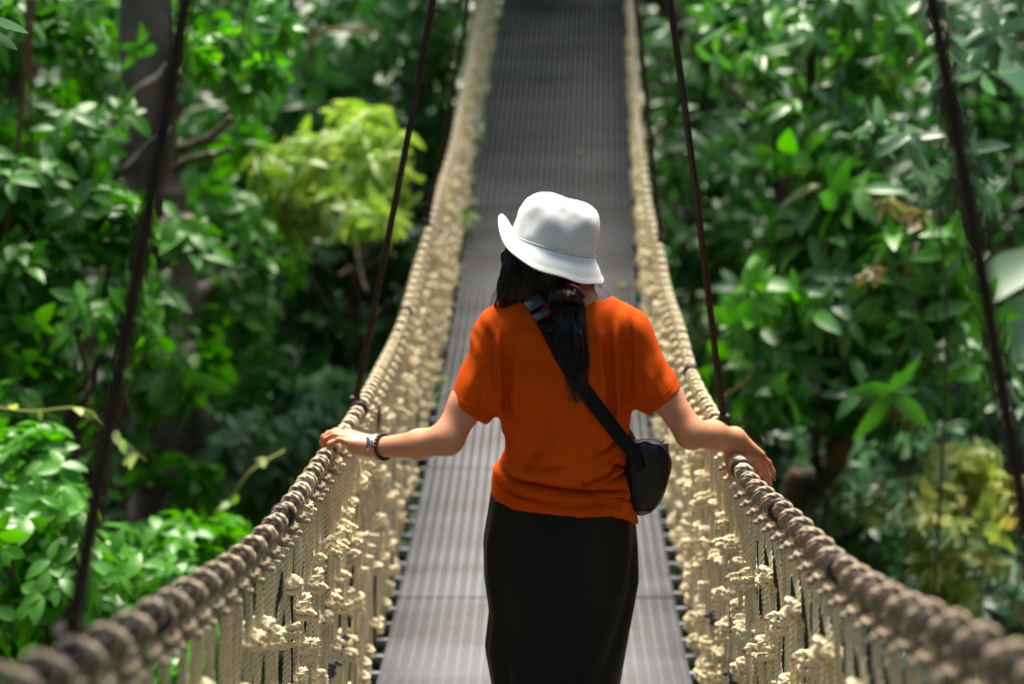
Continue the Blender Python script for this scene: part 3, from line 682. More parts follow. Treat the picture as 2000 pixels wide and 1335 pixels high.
V, F, mi = cat([(a_, b_, int(rg.random() < .16)) for a_, b_ in st]); obj('hair_strands', V, F, [M['hairs'], M['hair2']], hair, mi=mi)
P = catmull([atd(1085, 572, D-.04), atd(1098, 562, D-.070), atd(1112, 557, D-.090), atd(1130, 566, D-.09), atd(1140, 580, D-.07)], 8); V, F = tube(P, .0042, 8, flat=1.3); obj('neck_band', V, F, M['band'], person)
# ---------------- glasses
g = empty('glasses', HC, None); g.parent = person; g.location = Vector(HC)-person.location
gl = []
for s in (-1, 1):
    t = np.linspace(0, 2*PI, 33); P = np.array([hp(s*.040+.027*math.cos(q), .114-.012*abs(s*.034+.026*math.cos(q))/.06, -.014+.021*math.sin(q)) for q in t]); V, F = tube(P, .0016, 6, caps=False); obj('rim', V, F, M['frame'], g)
    cc = P[:-1].mean(0); inner_ = cc+(P[:-1]-cc)*.98; V, F = loft([inner_, inner_+HRn@np.array((0, .0015, 0))]); obj('lens', V, F, M['lens'], g)
    V, F = tube(catmull([hp(s*.060, .102, .0), hp(s*.080, .05, .006), hp(s*.082, .0, .004), hp(s*.080, -.02, -.012)], 6), .0018, 6); obj('temple', V, F, M['frame'], g)
V, F = tube(catmull([hp(-.009, .113, -.004), hp(0, .116, .0), hp(.009, .113, -.004)], 6), .0016, 6); obj('bridge', V, F, M['frame'], g)
# ---------------- watch and bracelet on the left wrist
ax_ = (WRL-atd(820, 867, D-.03)); ax_ /= np.linalg.norm(ax_)
n1 = np.cross(ax_, (0, 1, 0)); n1 /= np.linalg.norm(n1); n2 = np.cross(ax_, n1)
def wring(c, r, t=np.linspace(0, 2*PI, 41)): return c+r*(np.cos(t)[:, None]*n1+np.sin(t)[:, None]*n2)
wc = atd(739, 872.5, D+.052)
V, F = tube(wring(wc, .0290), .0040, 8, flat=1.0, caps=False); watch = obj('wristwatch', V, F, M['steel'], person)
fd = -n1*.0+(-n2 if n2[1] > 0 else n2); 
up = n1 if n1[2] > 0 else -n1; tow = n2 if n2[1] < 0 else -n2
dn = (up*.62+tow*.78+ax_*.12); dn /= np.linalg.norm(dn); pc = wc+dn*.0300; e1 = ax_-dn*np.dot(ax_, dn); e1 /= np.linalg.norm(e1); e2 = np.cross(dn, e1); t = np.arange(28)*2*PI/28
def disc(c, r, h): return loft([c+r*k*(np.cos(t)[:, None]*e1+np.sin(t)[:, None]*e2)+dn*q for k, q in ((.9, 0), (1, .001), (1, h-.001), (.93, h))])
V, F = disc(pc, .0170, .0070); obj('watch_case', V, F, M['steel'], watch); V, F = disc(pc+dn*.0064, .0135, .0012); obj('watch_dial', V, F, M['dial'], watch)
bd = []
for q in np.arange(0, 2*PI, 2*PI/22):
    tt = np.array([q]); p = wring(atd(750, 872, D+.04), .0300, tt)[0]; bd.append(uvs(p, (.0050, .0050, .0050), 8, 6))
V, F, _ = cat(bd); V0, F0, _ = cat([(V, F), tube(wring(atd(750, 872, D+.04), .0292), .0012, 6, caps=False)]); obj('bead_bracelet', V0, F0, M['bead'], person)
# ------------------------------------------------------------------ crossbody bag
bag_c = atd(1262, 930, D+.0)
bag = empty('crossbody_bag', bag_c, 'black nylon crossbody pouch hanging at the right hip of the person on a wide strap', 'bag')
ol = [(1219, 900), (1224, 872), (1240, 860), (1262, 857), (1284, 859), (1297, 868), (1305, 882), (1311, 900), (1310, 918), (1303, 942), (1296, 966), (1283, 988), (1271, 1000), (1250, 1006), (1236, 1000), (1227, 975), (1221, 940)]
oc = np.array(ol+[ol[0]], float); L = np.r_[0, np.cumsum(np.hypot(*np.diff(oc, axis=0).T))]; tt = np.linspace(0, L[-1], 72, endpoint=False)
O2 = np.stack([np.interp(tt, L, oc[:, 0]), np.interp(tt, L, oc[:, 1])], 1); O2 = (O2*2+np.roll(O2, 1, 0)+np.roll(O2, -1, 0))/4; c2 = O2.mean(0)
def bagring(k, dy, sh=0): 
    w_ = 1+(.025*np.sin(np.arange(72)*.52+dy*90)+.018*np.sin(np.arange(72)*1.13-dy*140))*(k < .99)
    return np.array([atd(c2[0]+(x-c2[0])*k*q+sh, c2[1]+(y-c2[1])*k*q, D+dy) for (x, y), q in zip(O2, w_)])
V, F = loft([bagring(*q) for q in ((.15, -.062), (.45, -.061), (.70, -.056), (.86, -.046), (.95, -.034), (.995, -.018), (1.0, 0), (1.0, .03), (.97, .05), (.86, .064), (.6, .07), (.2, .071))])
F = F[:, ::-1]; obj('pouch', V, F, M['nylon'], bag)
V, F = tube(np.vstack([bagring(1.006, -.010), bagring(1.006, -.010)[:1]]), .0013, 6, caps=False); obj('piping', V, F, M['strapm'], bag)
V, F = tube(np.vstack([bagring(.90, -.0425), bagring(.90, -.0425)[:1]]), .0018, 6, caps=False); obj('front_seam', V, F, M['strapm'], bag)
P = np.array([atd(1240+q*56, 862+6*math.sin(q*3), D+.012-.02*math.sin(q*PI)) for q in np.linspace(0, 1, 9)])+np.array((0, 0, .003)); V, F = tube(P, .0035, 6); zp = obj('zip', V, F, M['plastic'], bag)
V, F = box(atd(1301, 873, D-.02), (.006, .003, .010)); obj('zip_pull', V, F, M['plastic'], zp, smooth=False)
# strap: flat webbing lying on the shirt
def ribbon(P, N, w_, th_):
    P = np.asarray(P); T = np.gradient(P, axis=0); T /= np.linalg.norm(T, axis=1)[:, None]; S_ = np.cross(T, N); S_ /= np.linalg.norm(S_, axis=1)[:, None]; N2 = np.cross(S_, T)
    R_ = [np.array([p-s*w_-n*th_, p+s*w_-n*th_, p+s*w_+n*th_, p-s*w_+n*th_]) for p, s, n in zip(P, S_, N2)]
    return loft(R_)
sp_px = [(1022, 571), (1033, 585), (1046, 604), (1062, 630), (1079, 660), (1097, 694), (1119, 730), (1146, 768), (1175, 806), (1203, 842), (1229, 874), (1246, 897), (1256, 912)]
P = [on_back(a_, b_, .006) for a_, b_ in sp_px[1:-3]]
P += [atd(1229, 874, D-.075), atd(1246, 897, D-.068), atd(1256, 914, D-.066)]
over = [atd(1000, 640, D+.118), atd(1000, 600, D+.105), atd(1008, 582, D+.065), atd(1016, 571, D+.02)]
front = [atd(1250, 905, D+.07), atd(1225, 850, D+.125), atd(1150, 760, D+.14), atd(1060, 690, D+.14)]
P = np.array(front+over+P); P = catmull(P, 6); P, _ = resample(P, .006)
for _ in range(3): P[1:-1] = (P[:-2]+P[1:-1]*2+P[2:])/4
ctr = np.array((atd(1100, 720, D)[0], D+.02, 0)); N = P-ctr; N[:, 2] = np.clip((P[:, 2]-1.22)*3, 0, .3); N[:, 0] *= .35; N /= np.linalg.norm(N, axis=1)[:, None]
V, F = ribbon(P, N, .0175, .0013); obj('strap', V, F, M['strapm'], bag)
# doubled webbing end and buckle
def plate(px, py, w_, l_, h_, off, ang, m, name, bev=.002, par=bag):
    c = on_back(px, py, off); nrm = Vector((-.15, -.62, .78)).normalized(); tdir = Vector((math.sin(ang), 0, -math.cos(ang))); tdir = (tdir-nrm*tdir.dot(nrm)).normalized(); sdir = tdir.cross(nrm)
    R_ = np.array([list(sdir), list(tdir), list(nrm)]).T
    rr = []
    for k, q in ((.90, -h_), (1, -h_+bev), (1, h_-bev), (.90, h_)):
        t_ = np.linspace(0, 2*PI, 32, endpoint=False); ct, sn_ = np.cos(t_), np.sin(t_)
        x = np.sign(ct)*np.abs(ct)**.3*w_*k; y_ = np.sign(sn_)*np.abs(sn_)**.3*l_*k
        rr.append(c+np.stack([x, y_, np.full(32, q)], 1)@R_.T)
    V, F = loft(rr); return obj(name, V, F, m, par), c, R_
A = math.radians(28)
plate(1073, 634, .0185, .020, .0022, .016, A, M['strapm'], 'strap_end')
bk, c, R_ = plate(1043, 591, .0225, .0165, .0045, .026, A, M['plastic'], 'buckle')
plate(1058, 613, .0225, .0100, .0045, .024, A, M['plastic'], 'buckle_slide', par=bag)
for q in (-.012, .010):
    V, F = box(c+R_@np.array((0, q, .0052)), (.017, .0014, .0008), R_); obj('buckle_rib', V, F, M['plastic'], bk, smooth=False)
# ------------------------------------------------------------------ vegetation
LG = dict(
 dark=leafmat('leaf_dark', (.03, .11, .022), (.08, .23, .045), rough=.44),
 deep=leafmat('leaf_deep', (.022, .080, .02), (.055, .16, .035), rough=.4),
 mid=leafmat('leaf_mid', (.04, .16, .02), (.10, .30, .035), rough=.44),
 bright=leafmat('leaf_bright', (.05, .20, .02), (.11, .33, .035), rough=.36, trans=.4),
 lime=leafmat('leaf_lime', (.18, .33, .05), (.38, .47, .13), rough=.5, trans=.42),
 glossy=leafmat('leaf_glossy', (.035, .14, .02), (.11, .30, .05), (.25, .11, .06), rough=.36, spec=.7),
 grey=leafmat('leaf_greygreen', (.06, .14, .065), (.12, .22, .11), rough=.38, spec=.7),
 yellow=leafmat('leaf_yellow', (.14, .28, .06), (.52, .50, .13), (.45, .26, .08), rough=.45, trans=.4),
 matt=leafmat('leaf_matt', (.012, .09, .015), (.03, .15, .03), rough=.75, spec=.15),
 pink=leafmat('leaf_young_pink', (.20, .12, .06), (.12, .17, .05), rough=.45, trans=.35),
 banana=leafmat('leaf_banana', (.06, .15, .06), (.08, .18, .07), rough=.35, trans=.3))
ST_T = np.array([0, .12, .32, .55, .78, .93, 1.0]); ST_W = np.array([.06, .55, .95, 1.0, .68, .28, .02])
def leaves(C0, DIR, UP, Ln, asp, droop=.35, fold=.25):
    """C0 (n,3) bases; DIR (n,3) unit; UP (n,3); Ln (n,) lengths -> V,F"""
    n = len(C0); side = np.cross(DIR, UP); side /= np.linalg.norm(side, axis=1)[:, None]+1e-9; nrm = np.cross(side, DIR)
    V = np.empty((n, 7, 3, 3)); wv = asp*Ln
    for k in range(7):
        t = ST_T[k]; c = C0+DIR*(Ln*t)[:, None]-nrm*(Ln*droop*t*t)[:, None]
        for q, sg in enumerate((-1, 0, 1)):
            V[:, k, q] = c+side*(sg*wv*ST_W[k]*.5)[:, None]+nrm*(abs(sg)*fold*wv*ST_W[k]*.5)[:, None]
    i, q = np.meshgrid(np.arange(6), np.arange(2), indexing='ij'); f = np.stack([i*3+q, i*3+q+1, (i+1)*3+q+1, (i+1)*3+q], -1).reshape(-1, 4)
    F = (f[None]+(np.arange(n)*21)[:, None, None]).reshape(-1, 4)
    return V.reshape(-1, 3), F
def unit(v): return v/(np.linalg.norm(v, axis=-1, keepdims=True)+1e-9)
def crown_leaves(blobs, nsp, per, L, asp, rg, whorl=True, droop=.35, hang=.25, spread=1.0):
    """blobs: [(centre, radii)] ; sprigs fill their volumes, clumped"""
    wt = np.array([r[0]*r[1]*r[2] for _, r in blobs])**.67; wt /= wt.sum(); P, O = [], []
    for (c, r), w_ in zip(blobs, wt):
        k = max(3, int(nsp*w_)); kc = max(2, k//7); d = unit(rg.normal(size=(kc, 3)))*(rg.uniform(.25, 1, size=(kc, 1))**.45)
        pick = rg.integers(0, kc, k); q = d[pick]+rg.normal(size=(k, 3))*.17; P.append(np.array(c)+q*np.array(r)); O.append(unit(q))
    P = np.concatenate(P); O = np.concatenate(O); n = len(P)
    ax = unit(O*np.array((1, 1, .6))+np.array((0, 0, .55))+rg.normal(size=(n, 3))*.45)
    a = unit(np.cross(ax, rg.normal(size=(n, 3)))); b = np.cross(ax, a); C0, DR, UP, LN = [], [], [], []
    for k in range(per):
        ph = k*2.4+rg.uniform(-.3, .3, n); out = a*np.cos(ph)[:, None]+b*np.sin(ph)[:, None]
        if whorl: c = P+ax*(.03*k*L)[..., None] if False else P+ax*(.05*k*L); el = .25+.1*k/per
        else: c = P+ax*((k-per/2)*.28*L); el = .45
        dr = unit(out+ax*(el+rg.normal(0, .18, n))[:, None]+np.array((0, 0, -hang))); keep = rg.random(n) < .9
        C0.append(c[keep]); DR.append(dr[keep]); UP.append((ax+rg.normal(size=(n, 3))*.25)[keep]); LN.append((L*rg.uniform(.62, 1.15, n))[keep])
    C0, DR, UP, LN = map(np.concatenate, (C0, DR, UP, LN))
    # camera must not sit in foliage and nothing may grow through the walkway
    ok = ~((np.abs(C0[:, 0]-CX(C0[:, 1])) < .78+LN*.6) & (C0[:, 2] < 3.4) & (C0[:, 1] < 14))
    C0, DR, UP, LN = C0[ok], DR[ok], UP[ok], LN[ok]
    V, F = leaves(C0, DR, UP, LN, asp, droop)
    tint = np.repeat(np.clip(rg.beta(2, 2.2, len(C0)), 0, 1), 21)
    return V, F, tint, P
def limb(a, b, r0, r1, rg, wob=.06, n=6):
    a, b = np.array(a, float), np.array(b, float); L = np.linalg.norm(b-a); P = np.array([a+(b-a)*t+rg.normal(size=3)*wob*L*math.sin(PI*t) for t in np.linspace(0, 1, n)])
    P = catmull(P, 4); return tube(P, np.linspace(r0, r1, len(P)), 8)
def plant(name, label, catg, px_blobs, leaf, nsp, per, L, asp, seed, trunk=None, trunk_r=.05, bark='bark', whorl=True, hang=.25, group=None, branches=10, extra=None, droop=.35, hung=False):
    """px_blobs: [(px,row,d, rx_px, rz_px, depth_m)]"""
    rg = np.random.default_rng(seed); bl = []
    for px, py, d, rx, rz, ry in px_blobs:
        k = d/FPX; bl.append((atd(px, py, d), (rx*k, ry, rz*k)))
    V, F, t, P = crown_leaves(bl, nsp, per, L, asp, rg, whorl, droop, hang)
    c0 = bl[0][0]
    if trunk is None: foot = np.array((c0[0]+rg.uniform(-.2, .2), c0[1]+.1, GZ(c0[0], c0[1]+.1)-.05)); tr = [foot, c0]
    else: tr = [np.array(atd(*q)) for q in trunk]; g = tr[0]; foot = g if hung else np.array((g[0], g[1], min(GZ(g[0], g[1])-.05, g[2]-.05))); tr = tr if hung else [foot]+tr
    root = empty(name, foot, label, catg, group)
    obj('crown' if name.endswith('tree') else 'foliage', V, F, LG[leaf], root, tint=t)
    Pt = catmull(tr, 10); r = np.linspace(trunk_r, trunk_r*.35, len(Pt)); r = r*(1+.10*np.sin(np.arange(len(r))*1.7+seed)); V, F = tube(Pt, r, 14); tk = obj('trunk' if name.endswith('tree') else 'stem', V, F, M[bark], root)
    bs = []
    for k in range(branches):
        q = P[rg.integers(0, len(P))]; s = Pt[int(len(Pt)*rg.uniform(.45, .98))-1]
        if s[2] > q[2]+.3: s = Pt[len(Pt)//2]
        bs.append(limb(s, q, trunk_r*.28, trunk_r*.08, rg))
    for a, b, r0 in (extra or []): bs.append(limb(atd(*a), atd(*b), r0, r0*.5, rg, .03))
    if bs: V, F, _ = cat(bs); obj('branches', V, F, M[bark], root)
    return root
GB = 'trees and bushes of the rainforest behind the bridge'
# left side
plant('tree', 'big mottled grey trunk tree behind the left hanger cables, draped with creepers', 'tree', [(330, 120, 8.2, 190, 170, .7), (420, 620, 8.6, 120, 230, .5), (250, 700, 7.6, 110, 200, .3), (340, 760, 7.0, 90, 200, .3), (330, 950, 7.0, 80, 90, .3), (360, 560, 7.0, 70, 130, .25), (320, 660, 6.9, 100, 130, .2)], 'mid', 260, 6, .17, .42, 1, trunk=[(345, 1100, 8.1), (330, 800, 8.0), (310, 450, 7.9), (288, 150, 7.9), (275, -1300, 7.9)], trunk_r=.30, bark='palebark', group=GB, branches=8,
      extra=[((330, 130, 7.7), (215, 240, 7.4), .03), ((350, 290, 7.7), (450, 230, 7.2), .03), ((340, 330, 7.7), (450, 290, 7.0), .025), ((330, 250, 7.7), (240, 330, 7.4), .02)])
plant('climbing_tree', 'dark green climber clad tree filling the upper left edge of the picture', 'tree', [(60, 150, 6.6, 160, 200, .6), (130, 350, 6.4, 120, 140, .5), (40, 480, 6.2, 110, 170, .5)], 'mid', 330, 6, .13, .45, 2, trunk=[(20, 1000, 6.8), (25, 500, 6.7), (30, 100, 6.7)], trunk_r=.10, group=GB)
plant('climbing_tree', 'mid green climber below the upper left edge, beside the nearest left cable', 'tree', [(120, 620, 6.0, 150, 150, .5), (60, 800, 5.6, 120, 110, .4), (200, 480, 6.2, 80, 90, .3)], 'bright', 150, 6, .115, .48, 3, trunk=[(110, 1100, 6.4), (120, 700, 6.2)], trunk_r=.06, group=GB)
plant('bush', 'sunlit glossy leaved bush in the lower left corner behind the rope rail', 'bush', [(60, 960, 5.0, 170, 110, .5), (120, 1130, 4.8, 200, 130, .5), (330, 1130, 5.3, 170, 90, .4), (250, 1240, 5.0, 250, 110, .4), (30, 1280, 4.6, 150, 100, .3)], 'bright', 380, 6, .098, .52, 4, trunk_r=.03, group=GB, branches=20)
plant('bush', 'dense bright green bush rising above the left rope rail', 'bush', [(420, 1090, 6.3, 110, 60, .4), (340, 1060, 6.6, 110, 60, .4), (470, 1180, 6.4, 90, 90, .4)], 'bright', 140, 6, .10, .5, 5, trunk_r=.02, group=GB)
plant('bush', 'yellow green sunlit bush left of the far walkway', 'bush', [(690, 310, 8.3, 130, 90, .7), (600, 370, 8.2, 90, 60, .5), (760, 380, 8.3, 90, 70, .6), (660, 420, 8.2, 60, 40, .3), (530, 350, 8.1, 60, 50, .4), (800, 300, 8.3, 60, 70, .4)], 'lime', 210, 6, .17, .36, 6, trunk=[(700, 700, 9.9), (700, 450, 9.8)], trunk_r=.035, group=GB, hang=.5)
plant('overhanging_branch', 'bright green leafy sprigs hanging beside the top of the nearest left cable', 'tree', [(430, 70, 6.4, 60, 40, .25), (500, 120, 6.5, 60, 40, .25), (400, 150, 6.3, 35, 30, .2), (540, 60, 6.6, 50, 40, .2)], 'bright', 34, 6, .12, .55, 7, trunk=[(470, -300, 6.6), (480, -20, 6.5), (470, 90, 6.45)], trunk_r=.010, group=GB, hang=.5, branches=6, hung=True)
plant('tree', 'dark leafy tree left of the far walkway, behind the yellow green bush', 'tree', [(700, 120, 11.5, 220, 160, 1.0), (560, 250, 11.0, 150, 150, .8), (820, 200, 12.0, 120, 200, .8)], 'dark', 330, 6, .22, .40, 8, trunk=[(690, 700, 12), (690, 300, 12)], trunk_r=.12, group=GB)
plant('tree', 'deep shaded undergrowth tree in the middle left, beyond the second left cable', 'tree', [(620, 560, 10.5, 230, 150, 1.0), (560, 720, 10, 170, 130, .8), (780, 520, 11, 100, 200, .8)], 'deep', 300, 6, .20, .42, 9, trunk=[(600, 1000, 11), (610, 700, 11)], trunk_r=.10, group=GB)
plant('bush', 'grey green broad leaved bush just above where the left hand rests', 'bush', [(560, 830, 8.0, 140, 60, .5), (650, 790, 8.2, 90, 60, .4), (480, 880, 7.8, 90, 60, .4)], 'grey', 90, 6, .19, .42, 10, trunk_r=.02, group=GB)
plant('bush', 'dark low bush under the grey green bush left of the rail', 'bush', [(520, 960, 8.5, 170, 90, .6), (440, 980, 8.2, 120, 100, .5)], 'mid', 130, 6, .15, .45, 11, trunk_r=.02, group=GB)
plant('tree', 'shaded slender tree between the mottled trunk and the second left cable', 'tree', [(470, 380, 9.4, 110, 170, .6), (430, 520, 9.2, 80, 120, .5)], 'mid', 120, 6, .17, .42, 12, trunk=[(470, 900, 9.8), (470, 600, 9.7)], trunk_r=.05, group=GB)
# right side
plant('broadleaf_tree', 'large glossy leaved tree filling the right side beyond the rail', 'tree', [(1660, 520, 7.0, 200, 130, .6), (1600, 700, 6.9, 190, 120, .6), (1800, 640, 7.0, 150, 150, .6), (1740, 440, 6.8, 150, 80, .5)], 'glossy', 230, 7, .22, .34, 20,
      trunk=[(1540, 1060, 7.3), (1590, 960, 7.25), (1650, 850, 7.2), (1640, 600, 7.3), (1600, 400, 7.4)], trunk_r=.085, bark='bark', group=GB, branches=18, hang=.45)
plant('broadleaf_tree', 'tree with round bright leaves close beside the second right cable', 'tree', [(1400, 620, 6.6, 70, 60, .3), (1450, 720, 6.8, 80, 100, .4), (1390, 560, 6.8, 60, 40, .3), (1500, 560, 6.7, 60, 50, .3)], 'bright', 44, 6, .17, .50, 21, trunk=[(1470, 1000, 7.2), (1450, 750, 7.0)], trunk_r=.03, group=GB, hang=.45)
plant('slender_tree', 'slender brown trunked tree with drooping leaves at the upper right', 'tree', [(1590, 150, 7.6, 150, 130, .6), (1480, 60, 7.8, 130, 90, .5), (1680, 60, 7.6, 130, 90, .5), (1560, 290, 7.5, 120, 50, .4)], 'glossy', 190, 6, .17, .36, 22, trunk=[(1600, 900, 7.8), (1590, 500, 7.8), (1585, 200, 7.8), (1570, -900, 7.8)], trunk_r=.065, group=GB, hang=.55)
plant('tree', 'row of bright lime leaves on a low branch right of the second right cable', 'tree', [(1560, 295, 7.0, 60, 14, .15), (1650, 300, 7.0, 60, 14, .15), (1350, 290, 7.2, 40, 25, .15)], 'bright', 14, 6, .15, .62, 23, trunk=[(1640, 320, 7.3), (1600, 280, 7.1)], trunk_r=.012, group=GB, hang=.9, branches=5)
plant('sapling', 'sapling with pale narrow leaves crossing behind the nearest right cable', 'sapling', [(1850, 330, 5.6, 110, 60, .3), (1880, 60, 5.4, 60, 40, .2), (1760, 250, 5.6, 60, 40, .2), (1930, 290, 5.3, 70, 20, .2), (1870, 130, 5.5, 40, 40, .2)], 'grey', 30, 6, .135, .34, 24, trunk=[(1840, 900, 5.9), (1835, 400, 5.8), (1850, 50, 5.6)], trunk_r=.008, group=GB, hang=.25, branches=10)
plant('sapling', 'sprig of young pink and orange leaves among the glossy right tree', 'sapling', [(1770, 400, 6.2, 34, 22, .12), (1700, 540, 6.3, 20, 12, .08)], 'pink', 9, 6, .085, .34, 25, trunk=[(1790, 700, 6.6), (1780, 480, 6.4)], trunk_r=.008, group=GB, hang=.6, branches=2)
plant('bush', 'yellow leaved bush at the lower right beyond the rope rail', 'bush', [(1850, 930, 6.5, 110, 50, .4), (1800, 1040, 6.3, 90, 60, .4), (1900, 1120, 6.2, 90, 70, .4), (1960, 980, 6.3, 70, 70, .3)], 'yellow', 150, 6, .11, .42, 26, trunk_r=.02, group=GB, hang=.2)
plant('bush', 'grey green bush around the yellow leaves at the lower right', 'bush', [(1720, 930, 7.6, 130, 90, .5), (1780, 1100, 7.4, 200, 130, .5), (1930, 1200, 7.0, 150, 120, .5), (1640, 1000, 7.8, 90, 70, .4), (1930, 860, 7.8, 120, 80, .5)], 'grey', 300, 6, .13, .42, 27, trunk_r=.03, group=GB, branches=16)
plant('tree', 'dark green tree between the far right rail and the second right cable', 'tree', [(1380, 330, 11, 120, 170, .9), (1420, 500, 10.5, 110, 150, .8), (1340, 100, 11.5, 110, 130, .9)], 'dark', 230, 6, .20, .40, 28, trunk=[(1400, 900, 11.4), (1390, 500, 11.4)], trunk_r=.09, group=GB)
plant('tree', 'deep shaded tree at the far right edge behind the sapling', 'tree', [(1900, 350, 9.5, 200, 260, .9), (1950, 700, 9.0, 150, 200, .8), (1780, 130, 9.8, 160, 150, .8)], 'deep', 330, 6, .15, .42, 29, trunk=[(1900, 1000, 9.9), (1890, 500, 9.9)], trunk_r=.10, group=GB)
plant('tree', 'dark tree low on the right beneath the glossy leaved tree', 'tree', [(1500, 900, 9.0, 130, 130, .7), (1600, 1050, 8.6, 150, 120, .6), (1440, 760, 9.4, 90, 120, .6)], 'deep', 230, 6, .17, .42, 30, trunk=[(1530, 1200, 9.3), (1520, 950, 9.2)], trunk_r=.07, group=GB)
# banana leaves on the right
rg = np.random.default_rng(9); V_, F_, n_ = [], [], 0
root = empty('banana_plant', (*atd(2000, 1000, 7.9)[:2], float(GZ(*atd(2000, 1000, 7.9)[:2]))), 'pale broad banana leaves at the right edge behind the nearest cable', 'plant', GB)
for (a, b, L, asp) in (((2080, 700, 7.8), (1870, 640, 7.6), 1.1, .32), ((2060, 560, 7.8), (1930, 700, 7.5), .8, .36), ((1840, 60, 8.2), (2050, 180, 8.0), 1.0, .22), ((2080, 480, 7.8), (1900, 560, 7.7), .9, .3)):
    a, b = atd(*a), atd(*b); d = unit(b-a); V, F = leaves(a[None], d[None], unit(np.array([(0.1, -.5, .85)])), np.array([L]), asp, .15, .15); obj('leaf', V, F, LG['banana'], root, tint=np.full(len(V), .5))
P = catmull([np.array(root.location), atd(2060, 900, 7.9), atd(2075, 560, 7.8)], 8); V, F = tube(P, np.linspace(.08, .04, len(P)), 12); obj('stem', V, F, M['vine'], root)
# overhanging twig near the lens, upper left
a0 = atd(-60, 20, 3.4); root = empty('twig', a0, 'pair of dark green leaves poking in at the top left corner', 'twig')
cs = [atd(-25, 30, 3.4), atd(-30, 55, 3.4)]; dr = unit(np.array([atd(52, 75, 3.38)-cs[0], atd(34, 108, 3.38)-cs[1]]))
for q in (0, 1): V, F = leaves(np.array(cs)[q:q+1], dr[q:q+1], unit(np.array([(.5, -.4, .8), (.5, -.5, .7)]))[q:q+1], np.array([.112, .098])[q:q+1], .40, -.12, .15); obj('leaf', V, F, LG['matt'], root, tint=np.full(len(V), .4))
V, F = tube(catmull([atd(-250, -40, 3.5), a0, cs[0]], 6), .002, 6); obj('stem', V, F, M['vine'], root)
for k, (px, py, col, lab) in enumerate(((850, 742, 'yellow', 'pale dry leaf lying on the grating left of the orange sleeve'), (802, 900, 'pink', 'reddish dry leaf at the foot of the left rope side, above the grating edge'), (1140, 300, 'yellow', 'small yellow leaf lying on the far grating above the hat'), (1205, 560, 'yellow', 'dry leaf at the foot of the right rope side, above the right shoulder'))):
    d_ = np.linspace(3.2, 12, 600); rows_ = np.array([667.5-FPX*((q*sp+(ZD(q)-CZ)*cp)/(q*cp-(ZD(q)-CZ)*sp)) for q in d_]); d0 = float(d_[np.argmin(np.abs(rows_-py))]); c = atd(px, py, d0); c[2] = ZD(d0)+.009
    root = tag(None or obj('fallen_leaf', *leaves(c[None], unit(np.array([(math.cos(k*2.1), math.sin(k*2.1), .05)])), np.array([(0., 0., 1.)]), np.array([.07]), .5, .1, .35), LG[col], tint=np.full(21, .7)), lab, 'leaf')
sg = empty('leaf_sprig', atd(925, 425, 8.6), 'small yellow green sprig poking through the left rope side onto the deck', 'sprig')
rg = np.random.default_rng(4); cs = np.array([atd(900+rg.uniform(-8, 14), 410+rg.uniform(-25, 25), 8.5+rg.uniform(-.1, .1)) for _ in range(9)]); V, F = leaves(cs, unit(rg.normal(size=(9, 3))*np.array((.6, .6, .4))+np.array((.7, -.3, -.1))), unit(rg.normal(size=(9, 3))*.3+np.array((0, -.5, .8))), np.full(9, .085), .5, .3); obj('leaves', V, F, LG['lime'], sg, tint=np.repeat(rg.random(9), 21)); V, F = tube(catmull([atd(840, 440, 8.7), atd(880, 425, 8.6), atd(912, 410, 8.5)], 6), .003, 6); obj('stem', V, F, M['vine'], sg)
# creepers and hanging vines
def vine(name, pts, r, m, label, lv=None, seed=0):
    rg = np.random.default_rng(seed); P = catmull([atd(*p) for p in pts], 10); root = empty(name, P[0], label, 'vine'); V, F = tube(P, r, 8); obj('stem', V, F, M[m], root)
    if lv:
        k = rg.integers(2, len(P)-1, lv[1]); dr = unit(rg.normal(size=(lv[1], 3))*np.array((1, .6, .5))+np.array((0, -.3, -.2))); V, F = leaves(P[k], dr, unit(rg.normal(size=(lv[1], 3))*.4+np.array((0, -.4, .8))), lv[2]*rg.uniform(.7, 1.1, lv[1]), .5, .3, .3); obj('leaves', V, F, LG[lv[0]], root, tint=np.repeat(rg.random(lv[1]), 21))
vine('creeper', [(-40, 790, 5.0), (60, 803, 5.0), (155, 798, 5.0), (215, 840, 5.0), (285, 900, 5.1)], .0042, 'vine', 'thin yellow green creeper crossing the left edge behind the nearest cable', ('lime', 9, .085), 1)
vine('creeper', [(420, 1040, 6.0), (450, 980, 6.0), (490, 920, 6.0), (555, 880, 6.1)], .006, 'vine', 'pale shoot leaning right above the bright bush by the left rail', ('lime', 6, .07), 2)
vine('woody_vine', [(10, 480, 6.0), (30, 330, 6.0), (45, 180, 6.0), (60, -60, 6.0)], .012, 'woodvine', 'brown woody vine hanging at the far left edge', None, 3)
vine('woody_vine', [(60, 420, 6.1), (62, 300, 6.1), (58, 150, 6.1), (70, -60, 6.1)], .007, 'woodvine', 'thinner brown vine just right of the one at the left edge', None, 4)
vine('creeper', [(205, 1000, 6.6), (215, 780, 6.6), (230, 600, 6.6), (320, 590, 6.6), (365, 560, 6.8)], .004, 'vine', 'thin green tendril crossing in front of the mottled trunk', ('bright', 6, .09), 5)
vine('creeper', [(600, 120, 8.5), (615, 70, 8.5), (660, 58, 8.5), (720, 62, 8.6)], .012, 'woodvine', 'bent brown twig high on the left among dark leaves', None, 6)
vine('creeper', [(265, 720, 7.2), (275, 830, 7.2), (300, 900, 7.2)], .008, 'vine', 'short hanging yellow vine left of the mottled trunk base', None, 7)
vine('creeper', [(1720, 170, 5.6), (1770, 130, 5.5), (1800, 100, 5.5)], .004, 'woodvine', 'curly tendril reaching left from the nearest right cable', None, 8)
